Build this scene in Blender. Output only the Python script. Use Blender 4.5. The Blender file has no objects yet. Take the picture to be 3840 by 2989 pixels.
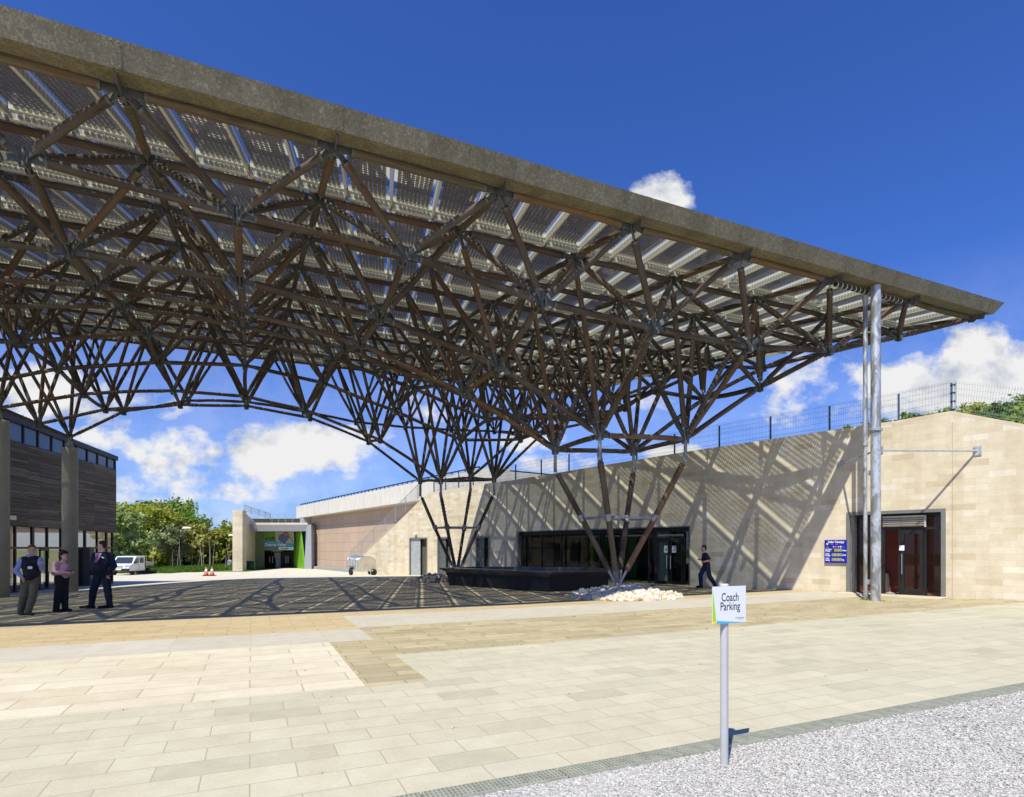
import bpy, math, random
import numpy as np
from mathutils import Vector, Matrix, noise as mnoise
random.seed(7); RNG = np.random.default_rng(7)
scene = bpy.context.scene
COL = scene.collection
# ------------------------------------------------------------------ camera
F = 2198.0; HY = 2055.0; CXP = 1920.0            # focal length and horizon in photo pixels
cam_d = bpy.data.cameras.new("camera"); cam = bpy.data.objects.new("camera", cam_d); COL.objects.link(cam)
cam.location = (0, 0, 1.6); cam.rotation_euler = (math.radians(90), 0, 0)
cam_d.sensor_width = 36; cam_d.lens = F / 3840 * 36
cam_d.shift_y = (HY - 1494.5) / 3840
cam_d.clip_start = 0.05; cam_d.clip_end = 3000
scene.camera = cam
scene.render.resolution_x = 1024; scene.render.resolution_y = 797
scene.view_settings.view_transform = 'Standard'; scene.view_settings.look = 'None'
scene.view_settings.gamma = 1; scene.view_settings.exposure = 0.42
# ------------------------------------------------------------------ canopy frame directions
TH = .4184; CC, SS = math.cos(TH), math.sin(TH)
def UV(u, v, z=0.0): return Vector((CC*u - SS*v, SS*u + CC*v, z))
# ------------------------------------------------------------------ sun and sky
SU, SV = .505, .462                               # shadow shift per metre of height, along u and v
sd = UV(SU, SV, -1.0).normalized()                # direction the light travels
elev = math.asin(-sd.z)
sun_d = bpy.data.lights.new("sun", 'SUN'); sun = bpy.data.objects.new("sun", sun_d); COL.objects.link(sun)
sun_d.energy = 4.6; sun_d.angle = math.radians(0.5); sun_d.color = (1.0, .95, .83)
sun.rotation_euler = sd.to_track_quat('-Z', 'Y').to_euler()
sun.location = (-20, -30, 60)
world = bpy.data.worlds.new("World"); scene.world = world; world.use_nodes = True
def build_world():
    nt = world.node_tree; N = nt.nodes; L = nt.links; N.clear()
    out = N.new('ShaderNodeOutputWorld'); bg = N.new('ShaderNodeBackground'); bg.inputs[1].default_value = .105
    sky = N.new('ShaderNodeTexSky'); sky.sky_type = 'NISHITA'; sky.sun_disc = False
    sky.sun_elevation = elev; sky.sun_rotation = math.atan2(-sd.x, -sd.y)
    sky.altitude = 0; sky.air_density = 1.0; sky.dust_density = .25; sky.ozone_density = 4.0
    tc = N.new('ShaderNodeTexCoord'); sp = N.new('ShaderNodeSeparateXYZ'); L.new(tc.outputs['Generated'], sp.inputs[0])
    def m(op, a, b=None, clamp=False):
        n = N.new('ShaderNodeMath'); n.operation = op; n.use_clamp = clamp
        for k, s in enumerate((a, b)):
            if s is None: continue
            if isinstance(s, (int, float)): n.inputs[k].default_value = s
            else: L.new(s, n.inputs[k])
        return n.outputs[0]
    ay = m('MAXIMUM', sp.outputs[1], .02)
    px = m('DIVIDE', sp.outputs[0], ay); pz = m('DIVIDE', sp.outputs[2], ay)
    cb = N.new('ShaderNodeCombineXYZ'); L.new(px, cb.inputs[0]); L.new(pz, cb.inputs[1])
    def fbm(scale, det, off=(0, 0, 0), rough=.55):
        mp = N.new('ShaderNodeMapping'); mp.inputs['Location'].default_value = off; mp.inputs['Scale'].default_value = (1, 1.25, 1); L.new(cb.outputs[0], mp.inputs[0])
        n = N.new('ShaderNodeTexNoise'); n.inputs['Scale'].default_value = scale; n.inputs['Detail'].default_value = det
        n.inputs['Roughness'].default_value = rough; L.new(mp.outputs[0], n.inputs[0]); return n.outputs[0]
    # cloud banks: centre and half size in photo pixels, density
    B = [(2475,740,105,90,1.0),(2440,775,130,60,.8),(3015,1450,150,110,.72),(3120,1370,130,60,.55),(3640,1330,150,150,.95),(3560,1440,260,110,1.05),
         (3840,1400,200,110,1.0),(3330,1440,170,90,.75),(3400,1520,330,70,.8),(700,1700,210,95,.85),(1060,1700,260,110,.95),(1250,1720,170,90,.7),
         (620,1820,330,60,.6),(980,1830,300,60,.6),(560,1870,260,50,.55),(1160,1880,120,40,.5),(160,1480,300,110,.9),(420,1520,250,80,.7),(60,1640,300,80,.5),
         (1380,1640,170,70,.55),(1650,1560,120,60,.5),(2010,1650,140,50,.75),(2140,1740,220,50,.7),(2330,1640,130,50,.55),(2470,1500,110,60,.65),
         (2550,1720,140,50,.75),(1500,1480,160,70,.4),(350,1640,200,60,.55),(3900,1560,300,90,.8),(1340,1900,120,40,.6),(2950,1560,200,60,.5)]
    tot = None
    for X, Y, rx, ry, a in B:
        cx = (X - CXP) / F; cz = (HY - Y) / F
        dx = m('MULTIPLY', m('SUBTRACT', px, cx), F / rx); dz = m('MULTIPLY', m('SUBTRACT', pz, cz), F / ry)
        q = m('ADD', m('MULTIPLY', dx, dx), m('MULTIPLY', dz, dz))
        g = m('MULTIPLY', m('SUBTRACT', 1.0, m('MULTIPLY', q, .42), True), a)
        tot = g if tot is None else m('MAXIMUM', tot, g)
    n1 = fbm(7.5, 9, rough=.6); n2 = fbm(26, 8, (3, 1, 0)); n3 = fbm(7.5, 9, (.03, -.035, 0), .6); n4 = fbm(3.0, 3, (7, 2, 0))
    d = m('ADD', tot, m('MULTIPLY', m('SUBTRACT', n1, .5), 1.75)); d = m('ADD', d, m('MULTIPLY', m('SUBTRACT', n2, .5), .7))
    cov = m('MULTIPLY', m('SUBTRACT', d, .38), 2.8, True)
    cov = m('MULTIPLY', cov, m('MULTIPLY', tot, 2.4, True))
    cov = m('MULTIPLY', cov, m('GREATER_THAN', sp.outputs[1], .05))
    # thin veil towards the horizon
    veil = m('MULTIPLY', m('MULTIPLY', m('SUBTRACT', 1.0, m('MULTIPLY', m('ABSOLUTE', sp.outputs[2]), 2.6), True), .8), n4, True)
    cov = m('MAXIMUM', cov, veil)
    sh = m('ADD', .8, m('MULTIPLY', m('SUBTRACT', n1, n3), 2.6)); sh = m('ADD', sh, m('MULTIPLY', m('SUBTRACT', tot, .6), .25))
    cr = N.new('ShaderNodeValToRGB'); L.new(sh, cr.inputs[0])
    cr.color_ramp.elements[0].position = .30; cr.color_ramp.elements[0].color = (3.4, 3.8, 4.5, 1)
    cr.color_ramp.elements[1].position = .85; cr.color_ramp.elements[1].color = (6.2, 6.2, 6.2, 1)
    hs = N.new('ShaderNodeMixRGB'); hs.blend_type = 'MULTIPLY'; hs.inputs[0].default_value = 1
    hs.inputs[2].default_value = (.36, .60, 1.16, 1); L.new(sky.outputs[0], hs.inputs[1])
    mx = N.new('ShaderNodeMixRGB'); L.new(cov, mx.inputs[0]); L.new(hs.outputs[0], mx.inputs[1]); L.new(cr.outputs[0], mx.inputs[2])
    L.new(mx.outputs[0], bg.inputs[0]); L.new(bg.outputs[0], out.inputs[0])
build_world()

# ------------------------------------------------------------------ tagging
def tag(o, label, cat, group=None):
    o['label'] = label; o['category'] = cat
    if group: o['group'] = group
    return o
def struct(o): o['kind'] = 'structure'; return o
def stuff(o, label=None, cat=None):
    o['kind'] = 'stuff'
    if label: o['label'] = label
    if cat: o['category'] = cat
    return o
def empty(name, loc=(0, 0, 0), rz=0.0):
    o = bpy.data.objects.new(name, None); COL.objects.link(o); o.location = loc; o.rotation_euler = (0, 0, rz); o.empty_display_size = .2
    return o
def copy_tree(o, parent=None):
    c = o.copy(); COL.objects.link(c); c.parent = parent
    for ch in list(o.children): copy_tree(ch, c)
    return c
# ------------------------------------------------------------------ geometry helpers
class MB:
    def __init__(s): s.v = []; s.f = []; s.uv = []; s.m = []; s.sm = []
    def add(s, vs, fs, uvs=None, m=0, smooth=False):
        o = len(s.v); s.v += [tuple(v) for v in vs]
        for k, f in enumerate(fs):
            s.f.append([i + o for i in f]); s.m.append(m); s.sm.append(smooth)
            s.uv.append(uvs[k] if uvs else [(0, 0)] * len(f))
        return s
    def quad(s, a, b, c, d, m=0, uvs=None):
        return s.add([a, b, c, d], [(0, 1, 2, 3)], [uvs] if uvs else None, m)
    def hexa(s, p, m=0, skip=()):   # p: bottom 4 (ccw from above), top 4
        p = [Vector(q) for q in p]
        fs = [(3, 2, 1, 0), (4, 5, 6, 7), (0, 1, 5, 4), (1, 2, 6, 5), (2, 3, 7, 6), (3, 0, 4, 7)]
        fs = [f for k, f in enumerate(fs) if k not in skip]
        uvs = []
        for f in fs:
            e = (p[f[1]] - p[f[0]]); 
            ex = e.normalized() if e.length > 0 else Vector((1, 0, 0)); q0 = p[f[0]]
            n = ex.cross((p[f[3]] - p[f[0]])).normalized(); ey = n.cross(ex)
            uvs.append([((p[i]-q0).dot(ex), (p[i]-q0).dot(ey)) for i in f])
        return s.add(p, fs, uvs, m)
    def box(s, c, d, rz=0.0, m=0, R=None):
        R = R or Matrix.Rotation(rz, 3, 'Z'); c = Vector(c); hx, hy, hz = d[0]/2, d[1]/2, d[2]/2
        P = [c + R @ Vector(q) for q in ((-hx,-hy,-hz),(hx,-hy,-hz),(hx,hy,-hz),(-hx,hy,-hz),(-hx,-hy,hz),(hx,-hy,hz),(hx,hy,hz),(-hx,hy,hz))]
        return s.hexa(P, m)
    def bar(s, a, b, w, h, m=0, up=(0, 0, 1)):   # rectangular bar between two points
        a, b = Vector(a), Vector(b); z = (b - a); L = z.length; z.normalize()
        x = z.cross(Vector(up)); x = x.normalized() if x.length > 1e-5 else Vector((1, 0, 0)); y = x.cross(z)
        P = [q + x*sx*w/2 + y*sy*h/2 for q in (a, b) for sx, sy in ((-1,-1),(1,-1),(1,1),(-1,1))]
        return s.hexa(P, m)
    def tube(s, a, b, ra, rb=None, n=10, rings=1, m=0, caps=True, jit=0.0, seed=0, bend=0.0):
        rb = ra if rb is None else rb; a, b = Vector(a), Vector(b); z = b - a; L = z.length
        if L < 1e-6: return s
        z.normalize(); x = z.orthogonal().normalized(); y = z.cross(x); vs = []; rnd = random.Random(seed); off = rnd.random()*50
        bx, by = (rnd.random()-.5)*bend, (rnd.random()-.5)*bend
        for k in range(rings + 1):
            t = k / rings; r = ra + (rb - ra)*t; c = a + z*L*t + (x*bx + y*by)*math.sin(math.pi*t)
            for i in range(n):
                an = 2*math.pi*i/n; rr = r*(1 + (rnd.random()-.5)*jit)
                vs.append(c + (x*math.cos(an) + y*math.sin(an))*rr)
        fs = []; uvs = []; per = 2*math.pi*max(ra, rb)
        for k in range(rings):
            for i in range(n):
                j = (i+1) % n; fs.append((k*n+i, k*n+j, (k+1)*n+j, (k+1)*n+i))
                u0, u1 = per*i/n + off, per*(i+1)/n + off; v0, v1 = L*k/rings, L*(k+1)/rings
                uvs.append([(u0, v0), (u1, v0), (u1, v1), (u0, v1)])
        s.add(vs, fs, uvs, m, True)
        if caps:
            s.add(vs[:n], [tuple(range(n))[::-1]], None, m); s.add(vs[-n:], [tuple(range(n))], None, m)
        return s
    def path(s, pts, r, n=8, m=0):
        for p, q in zip(pts[:-1], pts[1:]): s.tube(p, q, r, r, n, 1, m)
        return s
    def lathe(s, c, prof, n=20, m=0, R=None, smooth=True):
        R = R or Matrix.Identity(3); c = Vector(c); vs = []
        for r, z in prof:
            for i in range(n): an = 2*math.pi*i/n; vs.append(c + R @ Vector((r*math.cos(an), r*math.sin(an), z)))
        fs = []
        for k in range(len(prof)-1):
            for i in range(n): j = (i+1) % n; fs.append((k*n+i, k*n+j, (k+1)*n+j, (k+1)*n+i))
        fs.append(tuple(range(n))[::-1]); fs.append(tuple((len(prof)-1)*n+i for i in range(n)))
        s.add(vs, fs, None, m, smooth); s.sm[-1] = False; s.sm[-2] = False
        return s
    def prism(s, poly, d, m=0):      # poly: planar points (Vectors), extruded by vector d
        P = [Vector(p) for p in poly]; d = Vector(d); n = len(P)
        fs = [tuple(range(n))[::-1], tuple(range(n, 2*n))] + [(i, (i+1) % n, n+(i+1) % n, n+i) for i in range(n)]
        return s.add(P + [p + d for p in P], fs, None, m)
    def build(s, name, mats, parent=None):
        me = bpy.data.meshes.new(name); me.from_pydata(s.v, [], s.f)
        uvl = me.uv_layers.new(name="UVMap"); flat = [c for f in s.uv for p in f for c in p]
        uvl.data.foreach_set('uv', flat)
        me.polygons.foreach_set('material_index', s.m); me.polygons.foreach_set('use_smooth', s.sm)
        for mm in (mats if isinstance(mats, (list, tuple)) else [mats]): me.materials.append(mm)
        me.update(); return link(name, me, parent)
def link(name, data, parent=None):
    o = bpy.data.objects.new(name, data); COL.objects.link(o)
    if parent: o.parent = parent
    return o
def np_obj(name, V, Fa, mats, parent=None, smooth=False, midx=None):
    V = np.asarray(V, dtype=np.float32); Fa = np.asarray(Fa, dtype=np.int32); me = bpy.data.meshes.new(name)
    k = Fa.shape[1]; me.vertices.add(len(V)); me.vertices.foreach_set('co', V.ravel())
    me.loops.add(Fa.size); me.loops.foreach_set('vertex_index', Fa.ravel())
    me.polygons.add(len(Fa)); me.polygons.foreach_set('loop_start', np.arange(0, Fa.size, k, dtype=np.int32)); me.polygons.foreach_set('loop_total', np.full(len(Fa), k, dtype=np.int32))
    for mm in (mats if isinstance(mats, (list, tuple)) else [mats]): me.materials.append(mm)
    me.polygons.foreach_set('use_smooth', np.full(len(Fa), smooth))
    if midx is not None: me.polygons.foreach_set('material_index', np.asarray(midx, dtype=np.int32))
    me.update(calc_edges=True); me.validate(); return link(name, me, parent)
def pix(X, Y, y): return Vector(((X - CXP)/F*y, y, 1.6 + (HY - Y)/F*y))
def px_x(X, y): return (X - CXP)/F*y
# ------------------------------------------------------------------ materials
class NT:
    def __init__(s, name):
        s.mat = bpy.data.materials.new(name); s.mat.use_nodes = True; s.t = s.mat.node_tree; s.N = s.t.nodes; s.L = s.t.links
        s.N.clear(); s.out = s.N.new('ShaderNodeOutputMaterial'); s.b = s.N.new('ShaderNodeBsdfPrincipled'); s.L.new(s.b.outputs[0], s.out.inputs[0])
    def n(s, t, **kw):
        x = s.N.new('ShaderNode' + t)
        for k, v in kw.items():
            if k in x.inputs.keys(): x.inputs[k].default_value = v
            else: setattr(x, k, v)
        return x
    def link(s, a, b): s.L.new(a, b)
    def coord(s, kind='Object', scale=(1, 1, 1), rot=(0, 0, 0), loc=(0, 0, 0)):
        tc = s.n('TexCoord'); mp = s.n('Mapping'); mp.inputs['Scale'].default_value = scale; mp.inputs['Rotation'].default_value = rot; mp.inputs['Location'].default_value = loc
        s.link(tc.outputs[kind], mp.inputs[0]); return mp.outputs[0]
    def noise(s, co, scale, det=4, rough=.55, dist=0.0):
        x = s.n('TexNoise'); x.inputs['Scale'].default_value = scale; x.inputs['Detail'].default_value = det; x.inputs['Roughness'].default_value = rough; x.inputs['Distortion'].default_value = dist
        s.link(co, x.inputs[0]); return x.outputs[0]
    def ramp(s, fac, stops):
        r = s.n('ValToRGB'); s.link(fac, r.inputs[0]); cr = r.color_ramp
        while len(cr.elements) < len(stops): cr.elements.new(.5)
        for e, (p, c) in zip(cr.elements, stops): e.position = p; e.color = (*c, 1) if len(c) == 3 else c
        return r.outputs[0]
    def mix(s, fac, a, b, mode='MIX'):
        x = s.n('MixRGB'); x.blend_type = mode
        for k, q in enumerate((fac, a, b)):
            if isinstance(q, (int, float)): x.inputs[k].default_value = q if k == 0 else (q, q, q, 1)
            elif isinstance(q, tuple): x.inputs[k].default_value = (*q, 1)
            else: s.link(q, x.inputs[k])
        return x.outputs[0]
    def math(s, op, a, b=None, clamp=False):
        x = s.n('Math'); x.operation = op; x.use_clamp = clamp
        for k, q in enumerate((a, b)):
            if q is None: continue
            if isinstance(q, (int, float)): x.inputs[k].default_value = q
            else: s.link(q, x.inputs[k])
        return x.outputs[0]
    def bump(s, h, strength=.3, dist=.02):
        x = s.n('Bump'); x.inputs['Strength'].default_value = strength; x.inputs['Distance'].default_value = dist
        s.link(h, x.inputs['Height']); s.link(x.outputs[0], s.b.inputs['Normal']); return x
    def set(s, col=None, rough=None, metal=None, spec=None):
        for k, q in (('Base Color', col), ('Roughness', rough), ('Metallic', metal), ('Specular IOR Level', spec)):
            if q is None: continue
            if isinstance(q, tuple): s.b.inputs[k].default_value = (*q, 1)
            elif isinstance(q, (int, float)): s.b.inputs[k].default_value = q
            else: s.link(q, s.b.inputs[k])
        return s.mat
def plain(name, col, rough=.6, metal=0.0, var=.18, scale=4.0, bump=0.0, bs=30.0, spec=.4):
    n = NT(name); co = n.coord('Object'); f = n.noise(co, scale, 5)
    c = n.ramp(f, [(.25, tuple(q*(1-var) for q in col)), (.75, tuple(min(1, q*(1+var)) for q in col))])
    if bump: n.bump(n.noise(co, bs, 4), bump, .01)
    return n.set(c, rough, metal, spec)
hgt_streak = True
def brick_mat(name, cols, mortar, w, h, ms, coord='UV', rot=0.0, rough=.85, bump=.35, offset=.5, var2=None, grit=60, stain=None, jitter=0.0):
    n = NT(name); co0 = n.coord(coord, rot=(0, 0, rot))
    co = co0
    if jitter:
        nz = n.n('TexNoise'); nz.inputs['Scale'].default_value = .6; n.link(co0, nz.inputs[0])
        mx = n.n('MixRGB'); mx.blend_type = 'ADD'; mx.inputs[0].default_value = jitter; n.link(co0, mx.inputs[1]); n.link(nz.outputs['Color'], mx.inputs[2]); co = mx.outputs[0]
    def br(ww, hh, off, freq=2):
        b = n.n('TexBrick'); b.offset = off; b.offset_frequency = freq; b.inputs['Scale'].default_value = 1; b.inputs['Brick Width'].default_value = ww; b.inputs['Row Height'].default_value = hh
        b.inputs['Mortar Size'].default_value = ms; b.inputs['Mortar Smooth'].default_value = .3; b.inputs['Bias'].default_value = 0
        b.inputs['Color1'].default_value = (0, 0, 0, 1); b.inputs['Color2'].default_value = (1, 1, 1, 1); b.inputs['Mortar'].default_value = (.5, .5, .5, 1)
        n.link(co, b.inputs[0]); return b
    b = br(w, h, offset)
    f = n.math('ADD', b.outputs['Color'], 0.0)
    k = len(cols); c = n.ramp(f, [(i/(k-1), cols[i]) for i in range(k)])
    big = n.noise(co0, .35, 4); fine = n.noise(co0, grit, 6, .7); mid = n.noise(co0, 3.2, 5)
    c = n.mix(.5, c, n.ramp(big, [(.3, (.82, .80, .77)), (.7, (1.0, 1.0, 1.0))]), 'MULTIPLY')
    c = n.mix(.45, c, n.ramp(fine, [(.25, (.62, .61, .6)), (.75, (1, 1, 1))]), 'MULTIPLY')
    c = n.mix(.5, c, n.ramp(mid, [(.3, (.78, .76, .72)), (.65, (1, 1, 1))]), 'MULTIPLY')
    spots = n.n('TexVoronoi'); spots.inputs['Scale'].default_value = 1.7; n.link(co0, spots.inputs[0]); c = n.mix(n.ramp(spots.outputs['Distance'], [(.018, (.5,.5,.5)), (.035, (0,0,0))]), c, tuple(q*.45 for q in cols[0]))
    if coord == 'UV' and hgt_streak:
        sk = n.noise(n.coord('UV', scale=(1.0, .12, 1)), 1.8, 5); c = n.mix(.5, c, n.ramp(sk, [(.36, (.80,.76,.68)), (.56, (1,1,1))]), 'MULTIPLY')
    if stain: c = n.mix(n.ramp(n.noise(co0, stain[1], 5), [(stain[2], (0, 0, 0)), (stain[2]+.12, (1, 1, 1))]), c, stain[0])
    c = n.mix(b.outputs['Fac'], c, mortar)
    hgt = n.math('SUBTRACT', n.math('MULTIPLY', fine, .25), n.math('MULTIPLY', b.outputs['Fac'], .8)); hgt = n.math('ADD', hgt, n.math('MULTIPLY', f, .12))
    n.bump(hgt, bump, .012)
    return n.set(c, rough, 0, .25)
# ------------------------------------------------------------------ ground height
def ss(t): t = min(1, max(0, t)); return t*t*(3-2*t)
def zg(x, y):
    a = .5*ss((-x - 13)/13)*ss((y - 12)/15); b = ss((y - 30)/36)
    return -1.3*(1 - (1-a)*(1-b)) + .01*min(max(x, 0), 20)
def G(x, y, dz=0.0): return Vector((x, y, zg(x, y) + dz))
def sheet(name, u0, u1, v0, v1, dz, mat, du=1.0, dv=1.0, fn=None):
    nu = max(1, int(math.ceil((u1-u0)/du))); nv = max(1, int(math.ceil((v1-v0)/dv))); V = []; 
    for j in range(nv+1):
        for i in range(nu+1):
            u = u0 + (u1-u0)*i/nu; v = v0 + (v1-v0)*j/nv; p = UV(u, v); V.append((p.x, p.y, zg(p.x, p.y) + dz + (fn(u, v) if fn else 0)))
    Fa = [(j*(nu+1)+i, j*(nu+1)+i+1, (j+1)*(nu+1)+i+1, (j+1)*(nu+1)+i) for j in range(nv) for i in range(nu)]
    return struct(np_obj(name, V, Fa, mat, smooth=True))
RUV = -TH   # rotation that turns world xy into canopy uv for textures
M_main = brick_mat('paver_cream', [(.49,.465,.345),(.57,.54,.405),(.595,.565,.425),(.575,.545,.41),(.55,.52,.385),(.61,.58,.44)], (.34,.315,.21), .62, .31, .0055, 'Object', RUV, bump=.25, grit=45, jitter=.02, stain=((.43,.40,.33), .8, .62))
M_slab = brick_mat('paver_slab', [(.66,.60,.45),(.70,.645,.49),(.63,.56,.41),(.72,.67,.52),(.68,.62,.46)], (.42,.36,.25), 1.1, .43, .010, 'Object', RUV, bump=.5, grit=30, jitter=.03)
M_sett = brick_mat('paver_sett', [(.46,.39,.24),(.53,.455,.29),(.41,.355,.225),(.56,.48,.30),(.49,.43,.30)], (.27,.25,.13), .85, .27, .012, 'Object', RUV, bump=.5, grit=30, stain=((.22,.25,.08), 5.0, .68), jitter=.03)
M_sand = brick_mat('paver_sand', [(.50,.405,.23),(.57,.465,.275),(.54,.435,.25),(.60,.49,.295)], (.32,.25,.14), .8, .27, .009, 'Object', RUV, bump=.4, grit=30, jitter=.03)
M_band = brick_mat('paver_band', [(.54,.505,.41),(.58,.545,.45),(.56,.525,.43)], (.37,.34,.28), 1.2, 1.5, .005, 'Object', RUV, bump=.12, grit=60)
M_road = plain('pale_road', (.57,.53,.42), .9, 0, .12, .8, .2, 40)
M_grass_g = plain('rough_grass_soil', (.10,.15,.035), .95, 0, .35, .6, .5, 12)
def gravel_mat():
    n = NT('gravel_bed'); co = n.coord('Object'); v = n.n('TexVoronoi'); v.inputs['Scale'].default_value = 42; n.link(co, v.inputs[0])
    g = n.n('SeparateColor'); n.link(v.outputs['Color'], g.inputs[0]); c = n.ramp(g.outputs[0], [(0, (.30,.29,.27)), (.4, (.39,.38,.355)), (.8, (.47,.46,.435)), (1, (.57,.56,.53))])
    n.bump(v.outputs['Distance'], .9, -.02); return n.set(c, .9, 0, .2)
M_gravel = gravel_mat()
# base terrain: one sheet reaching the horizon
def terrain():
    xs = list(np.concatenate([np.linspace(-900,-120,12), np.linspace(-110,90,81), np.linspace(100,900,12)])); ys = list(np.concatenate([np.linspace(-60,130,77), np.linspace(145,1500,14)]))
    V = [(x, y, zg(x, y) - .12 - (.9 if (10 < x < 40 and 14 < y < 40) else 0)*0) for y in ys for x in xs]; nx = len(xs)
    Fa = [(j*nx+i, j*nx+i+1, (j+1)*nx+i+1, (j+1)*nx+i) for j in range(len(ys)-1) for i in range(nx-1)]
    struct(np_obj('ground', V, Fa, M_grass_g, smooth=True))
terrain()
DR0, DR1 = 3.53, 3.70
sheet('gravel_ground', -60, 60, -45, DR0, .004, M_gravel, 3, 3)
sheet('paving_right', 1.95, 30, DR1, 8.72, .008, M_main)
sheet('paving_left', -24, 1.95, DR1, 6.82, .008, M_main)
sheet('slab_paving', -24, 1.2, 6.82, 10.3, .008, M_slab)
sheet('sett_strip', 1.2, 1.95, 6.82, 10.3, .008, M_sett)
sheet('sett_paving', 1.95, 30, 8.72, 12.0, .008, M_sett)
sheet('light_band_left', -24, 1.95, 10.3, 11.82, .008, M_band)
sheet('light_band_right', 1.95, 30, 12.0, 14.1, .008, M_band)
sheet('sand_paving_left', -24, 1.95, 11.82, 33, .008, M_sand)
sheet('sand_paving_right', 1.95, 22, 14.1, 33, .008, M_sand)
def road_sheet():
    V = []; Fa = []; nx, ny = 50, 50
    for j in range(ny+1):
        for i in range(nx+1):
            y = 14 + 80*j/ny; xl = -70 + (.15*(y-20) if y > 60 else 0); x = -75 + 85*i/nx; V.append((x, y, zg(x, y) - .01))
    for j in range(ny):
        for i in range(nx):
            x, y = V[j*(nx+1)+i][:2]
            if y > 66.5 + max(0, (x + 46))*.42 and x < -33: continue
            Fa.append((j*(nx+1)+i, j*(nx+1)+i+1, (j+1)*(nx+1)+i+1, (j+1)*(nx+1)+i))
    struct(np_obj('road', V, Fa, M_road, smooth=True))
road_sheet()
# ------------------------------------------------------------------ loose gravel stones and drain
M_stone_g = None
def gravel_stones():
    global M_stone_g
    n = NT('gravel_stone'); at = n.n('Attribute'); at.attribute_name = 'tone'
    co = n.coord('Object'); c = n.ramp(at.outputs['Fac'], [(0, (.34,.33,.31)), (.3, (.43,.42,.395)), (.65, (.50,.49,.465)), (.93, (.62,.61,.58)), (1, (.60,.53,.36))])
    c = n.mix(.4, c, n.ramp(n.noise(co, 120, 3), [(.3, (.7,.7,.7)), (.7, (1,1,1))]), 'MULTIPLY'); M_stone_g = n.set(c, .85, 0, .25)
    base = np.array([(1,0,0),(-1,0,0),(0,1,0),(0,-1,0),(0,0,1),(0,0,-1),(.6,.6,.5),(-.6,.6,-.5),(.6,-.6,-.4),(-.6,-.6,.5)], float)
    ico = [(0,2,6),(2,4,6),(4,0,6),(0,4,3),(0,3,8),(3,5,8),(5,0,8),(0,5,2),(1,4,2),(1,2,7),(2,5,7),(5,1,7),(1,5,3),(1,3,9),(3,4,9),(4,1,9)]
    V = []; Fa = []; T = []; k = 0
    def put(u, v, r):
        nonlocal k
        p = UV(u, v); q = RNG.normal(0, .22, base.shape) + base; q *= r*np.array([1, RNG.uniform(.55, .95), RNG.uniform(.4, .7)])
        a = RNG.uniform(0, 6.28); ca, sa = math.cos(a), math.sin(a); x = q[:,0]*ca - q[:,1]*sa; y = q[:,0]*sa + q[:,1]*ca
        b = RNG.normal(0, .35); z = q[:,2]*math.cos(b) + x*math.sin(b)
        V.append(np.stack([x + p.x, y + p.y, z + zg(p.x, p.y) + .006 + r*.12], 1)); Fa.append(np.array(ico) + k*10); T.extend([RNG.beta(2.2, 2)*.97 if RNG.random() > .004 else 1.0]*16); k += 1
    def area(n, u0, u1, v0, v1, rmin, rmax):
        for _ in range(n):
            u = RNG.uniform(u0, u1); v = RNG.uniform(v0, v1); p = UV(u, v)
            if p.y < 3.2 or abs(p.x) > p.y*.95 + .5: continue
            put(u, v, RNG.uniform(rmin, rmax))
    area(62000, .4, 5.2, 1.2, 3.50, .0055, .0125); area(26000, 5.2, 9.5, .2, 3.50, .0075, .0145)
    for _ in range(620): put(RNG.uniform(-.5, 9), 3.50 + abs(RNG.normal(0, .05)), RNG.uniform(.007, .016))
    for _ in range(60): put(RNG.uniform(.5, 9), 3.75 + abs(RNG.normal(0, .25)), RNG.uniform(.006, .012))
    o = np_obj('gravel', np.concatenate(V), np.concatenate(Fa), M_stone_g)
    a = o.data.attributes.new('tone', 'FLOAT', 'FACE'); a.data.foreach_set('value', np.array(T, dtype=np.float32))
    stuff(o, 'pale grey crushed stone gravel beyond the drain in the near right corner', 'gravel')
gravel_stones()
M_galv = plain('galvanised_steel', (.50,.52,.51), .45, .45, .22, 9, .1, 40)
M_grate = plain('weathered_grating', (.40,.41,.33), .6, .15, .25, 9)
M_darkch = plain('drain_dark', (.05,.05,.045), .8)
def drain():
    root = empty('drain_channel', UV(0, DR0)); tag(root, 'long galvanised grated drain channel between the cream paving and the gravel', 'drain')
    b = MB(); 
    for k in range(-10, 22):
        p0, p1 = UV(k, DR0+.005), UV(k+1, DR0+.005); q0, q1 = UV(k, DR1-.005), UV(k+1, DR1-.005)
        for P in (p0, p1, q0, q1): P.z = zg(P.x, P.y) - .03
        b.quad(p0, p1, q1, q0)
    ch = b.build('channel', M_darkch); ch.parent = root; ch.matrix_parent_inverse = root.matrix_world.inverted(); ch.location = -UV(0, DR0)
    for k in range(-6, 14):
        g = MB(); base = UV(k, DR0); z0 = zg(base.x, base.y) + .012
        for w in (.0, .04, .08, .12, .16):
            a = UV(.004, w + .004); c = UV(.992, w + .004); c.z = zg(base.x + c.x, base.y + c.y) - zg(base.x, base.y); g.bar(a, c, .006, .03)
        for i in range(34):
            a = UV(.012 + i*.0292, .0, .004); c = UV(.012 + i*.0292, .168, .004); dz = zg(base.x + a.x, base.y + a.y) - zg(base.x, base.y); a.z += dz; c.z += dz; g.bar(a, c, .008, .016)
        o = g.build('grating', M_grate, root); o.location = base - UV(0, DR0) + Vector((0, 0, z0))
drain()
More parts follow.
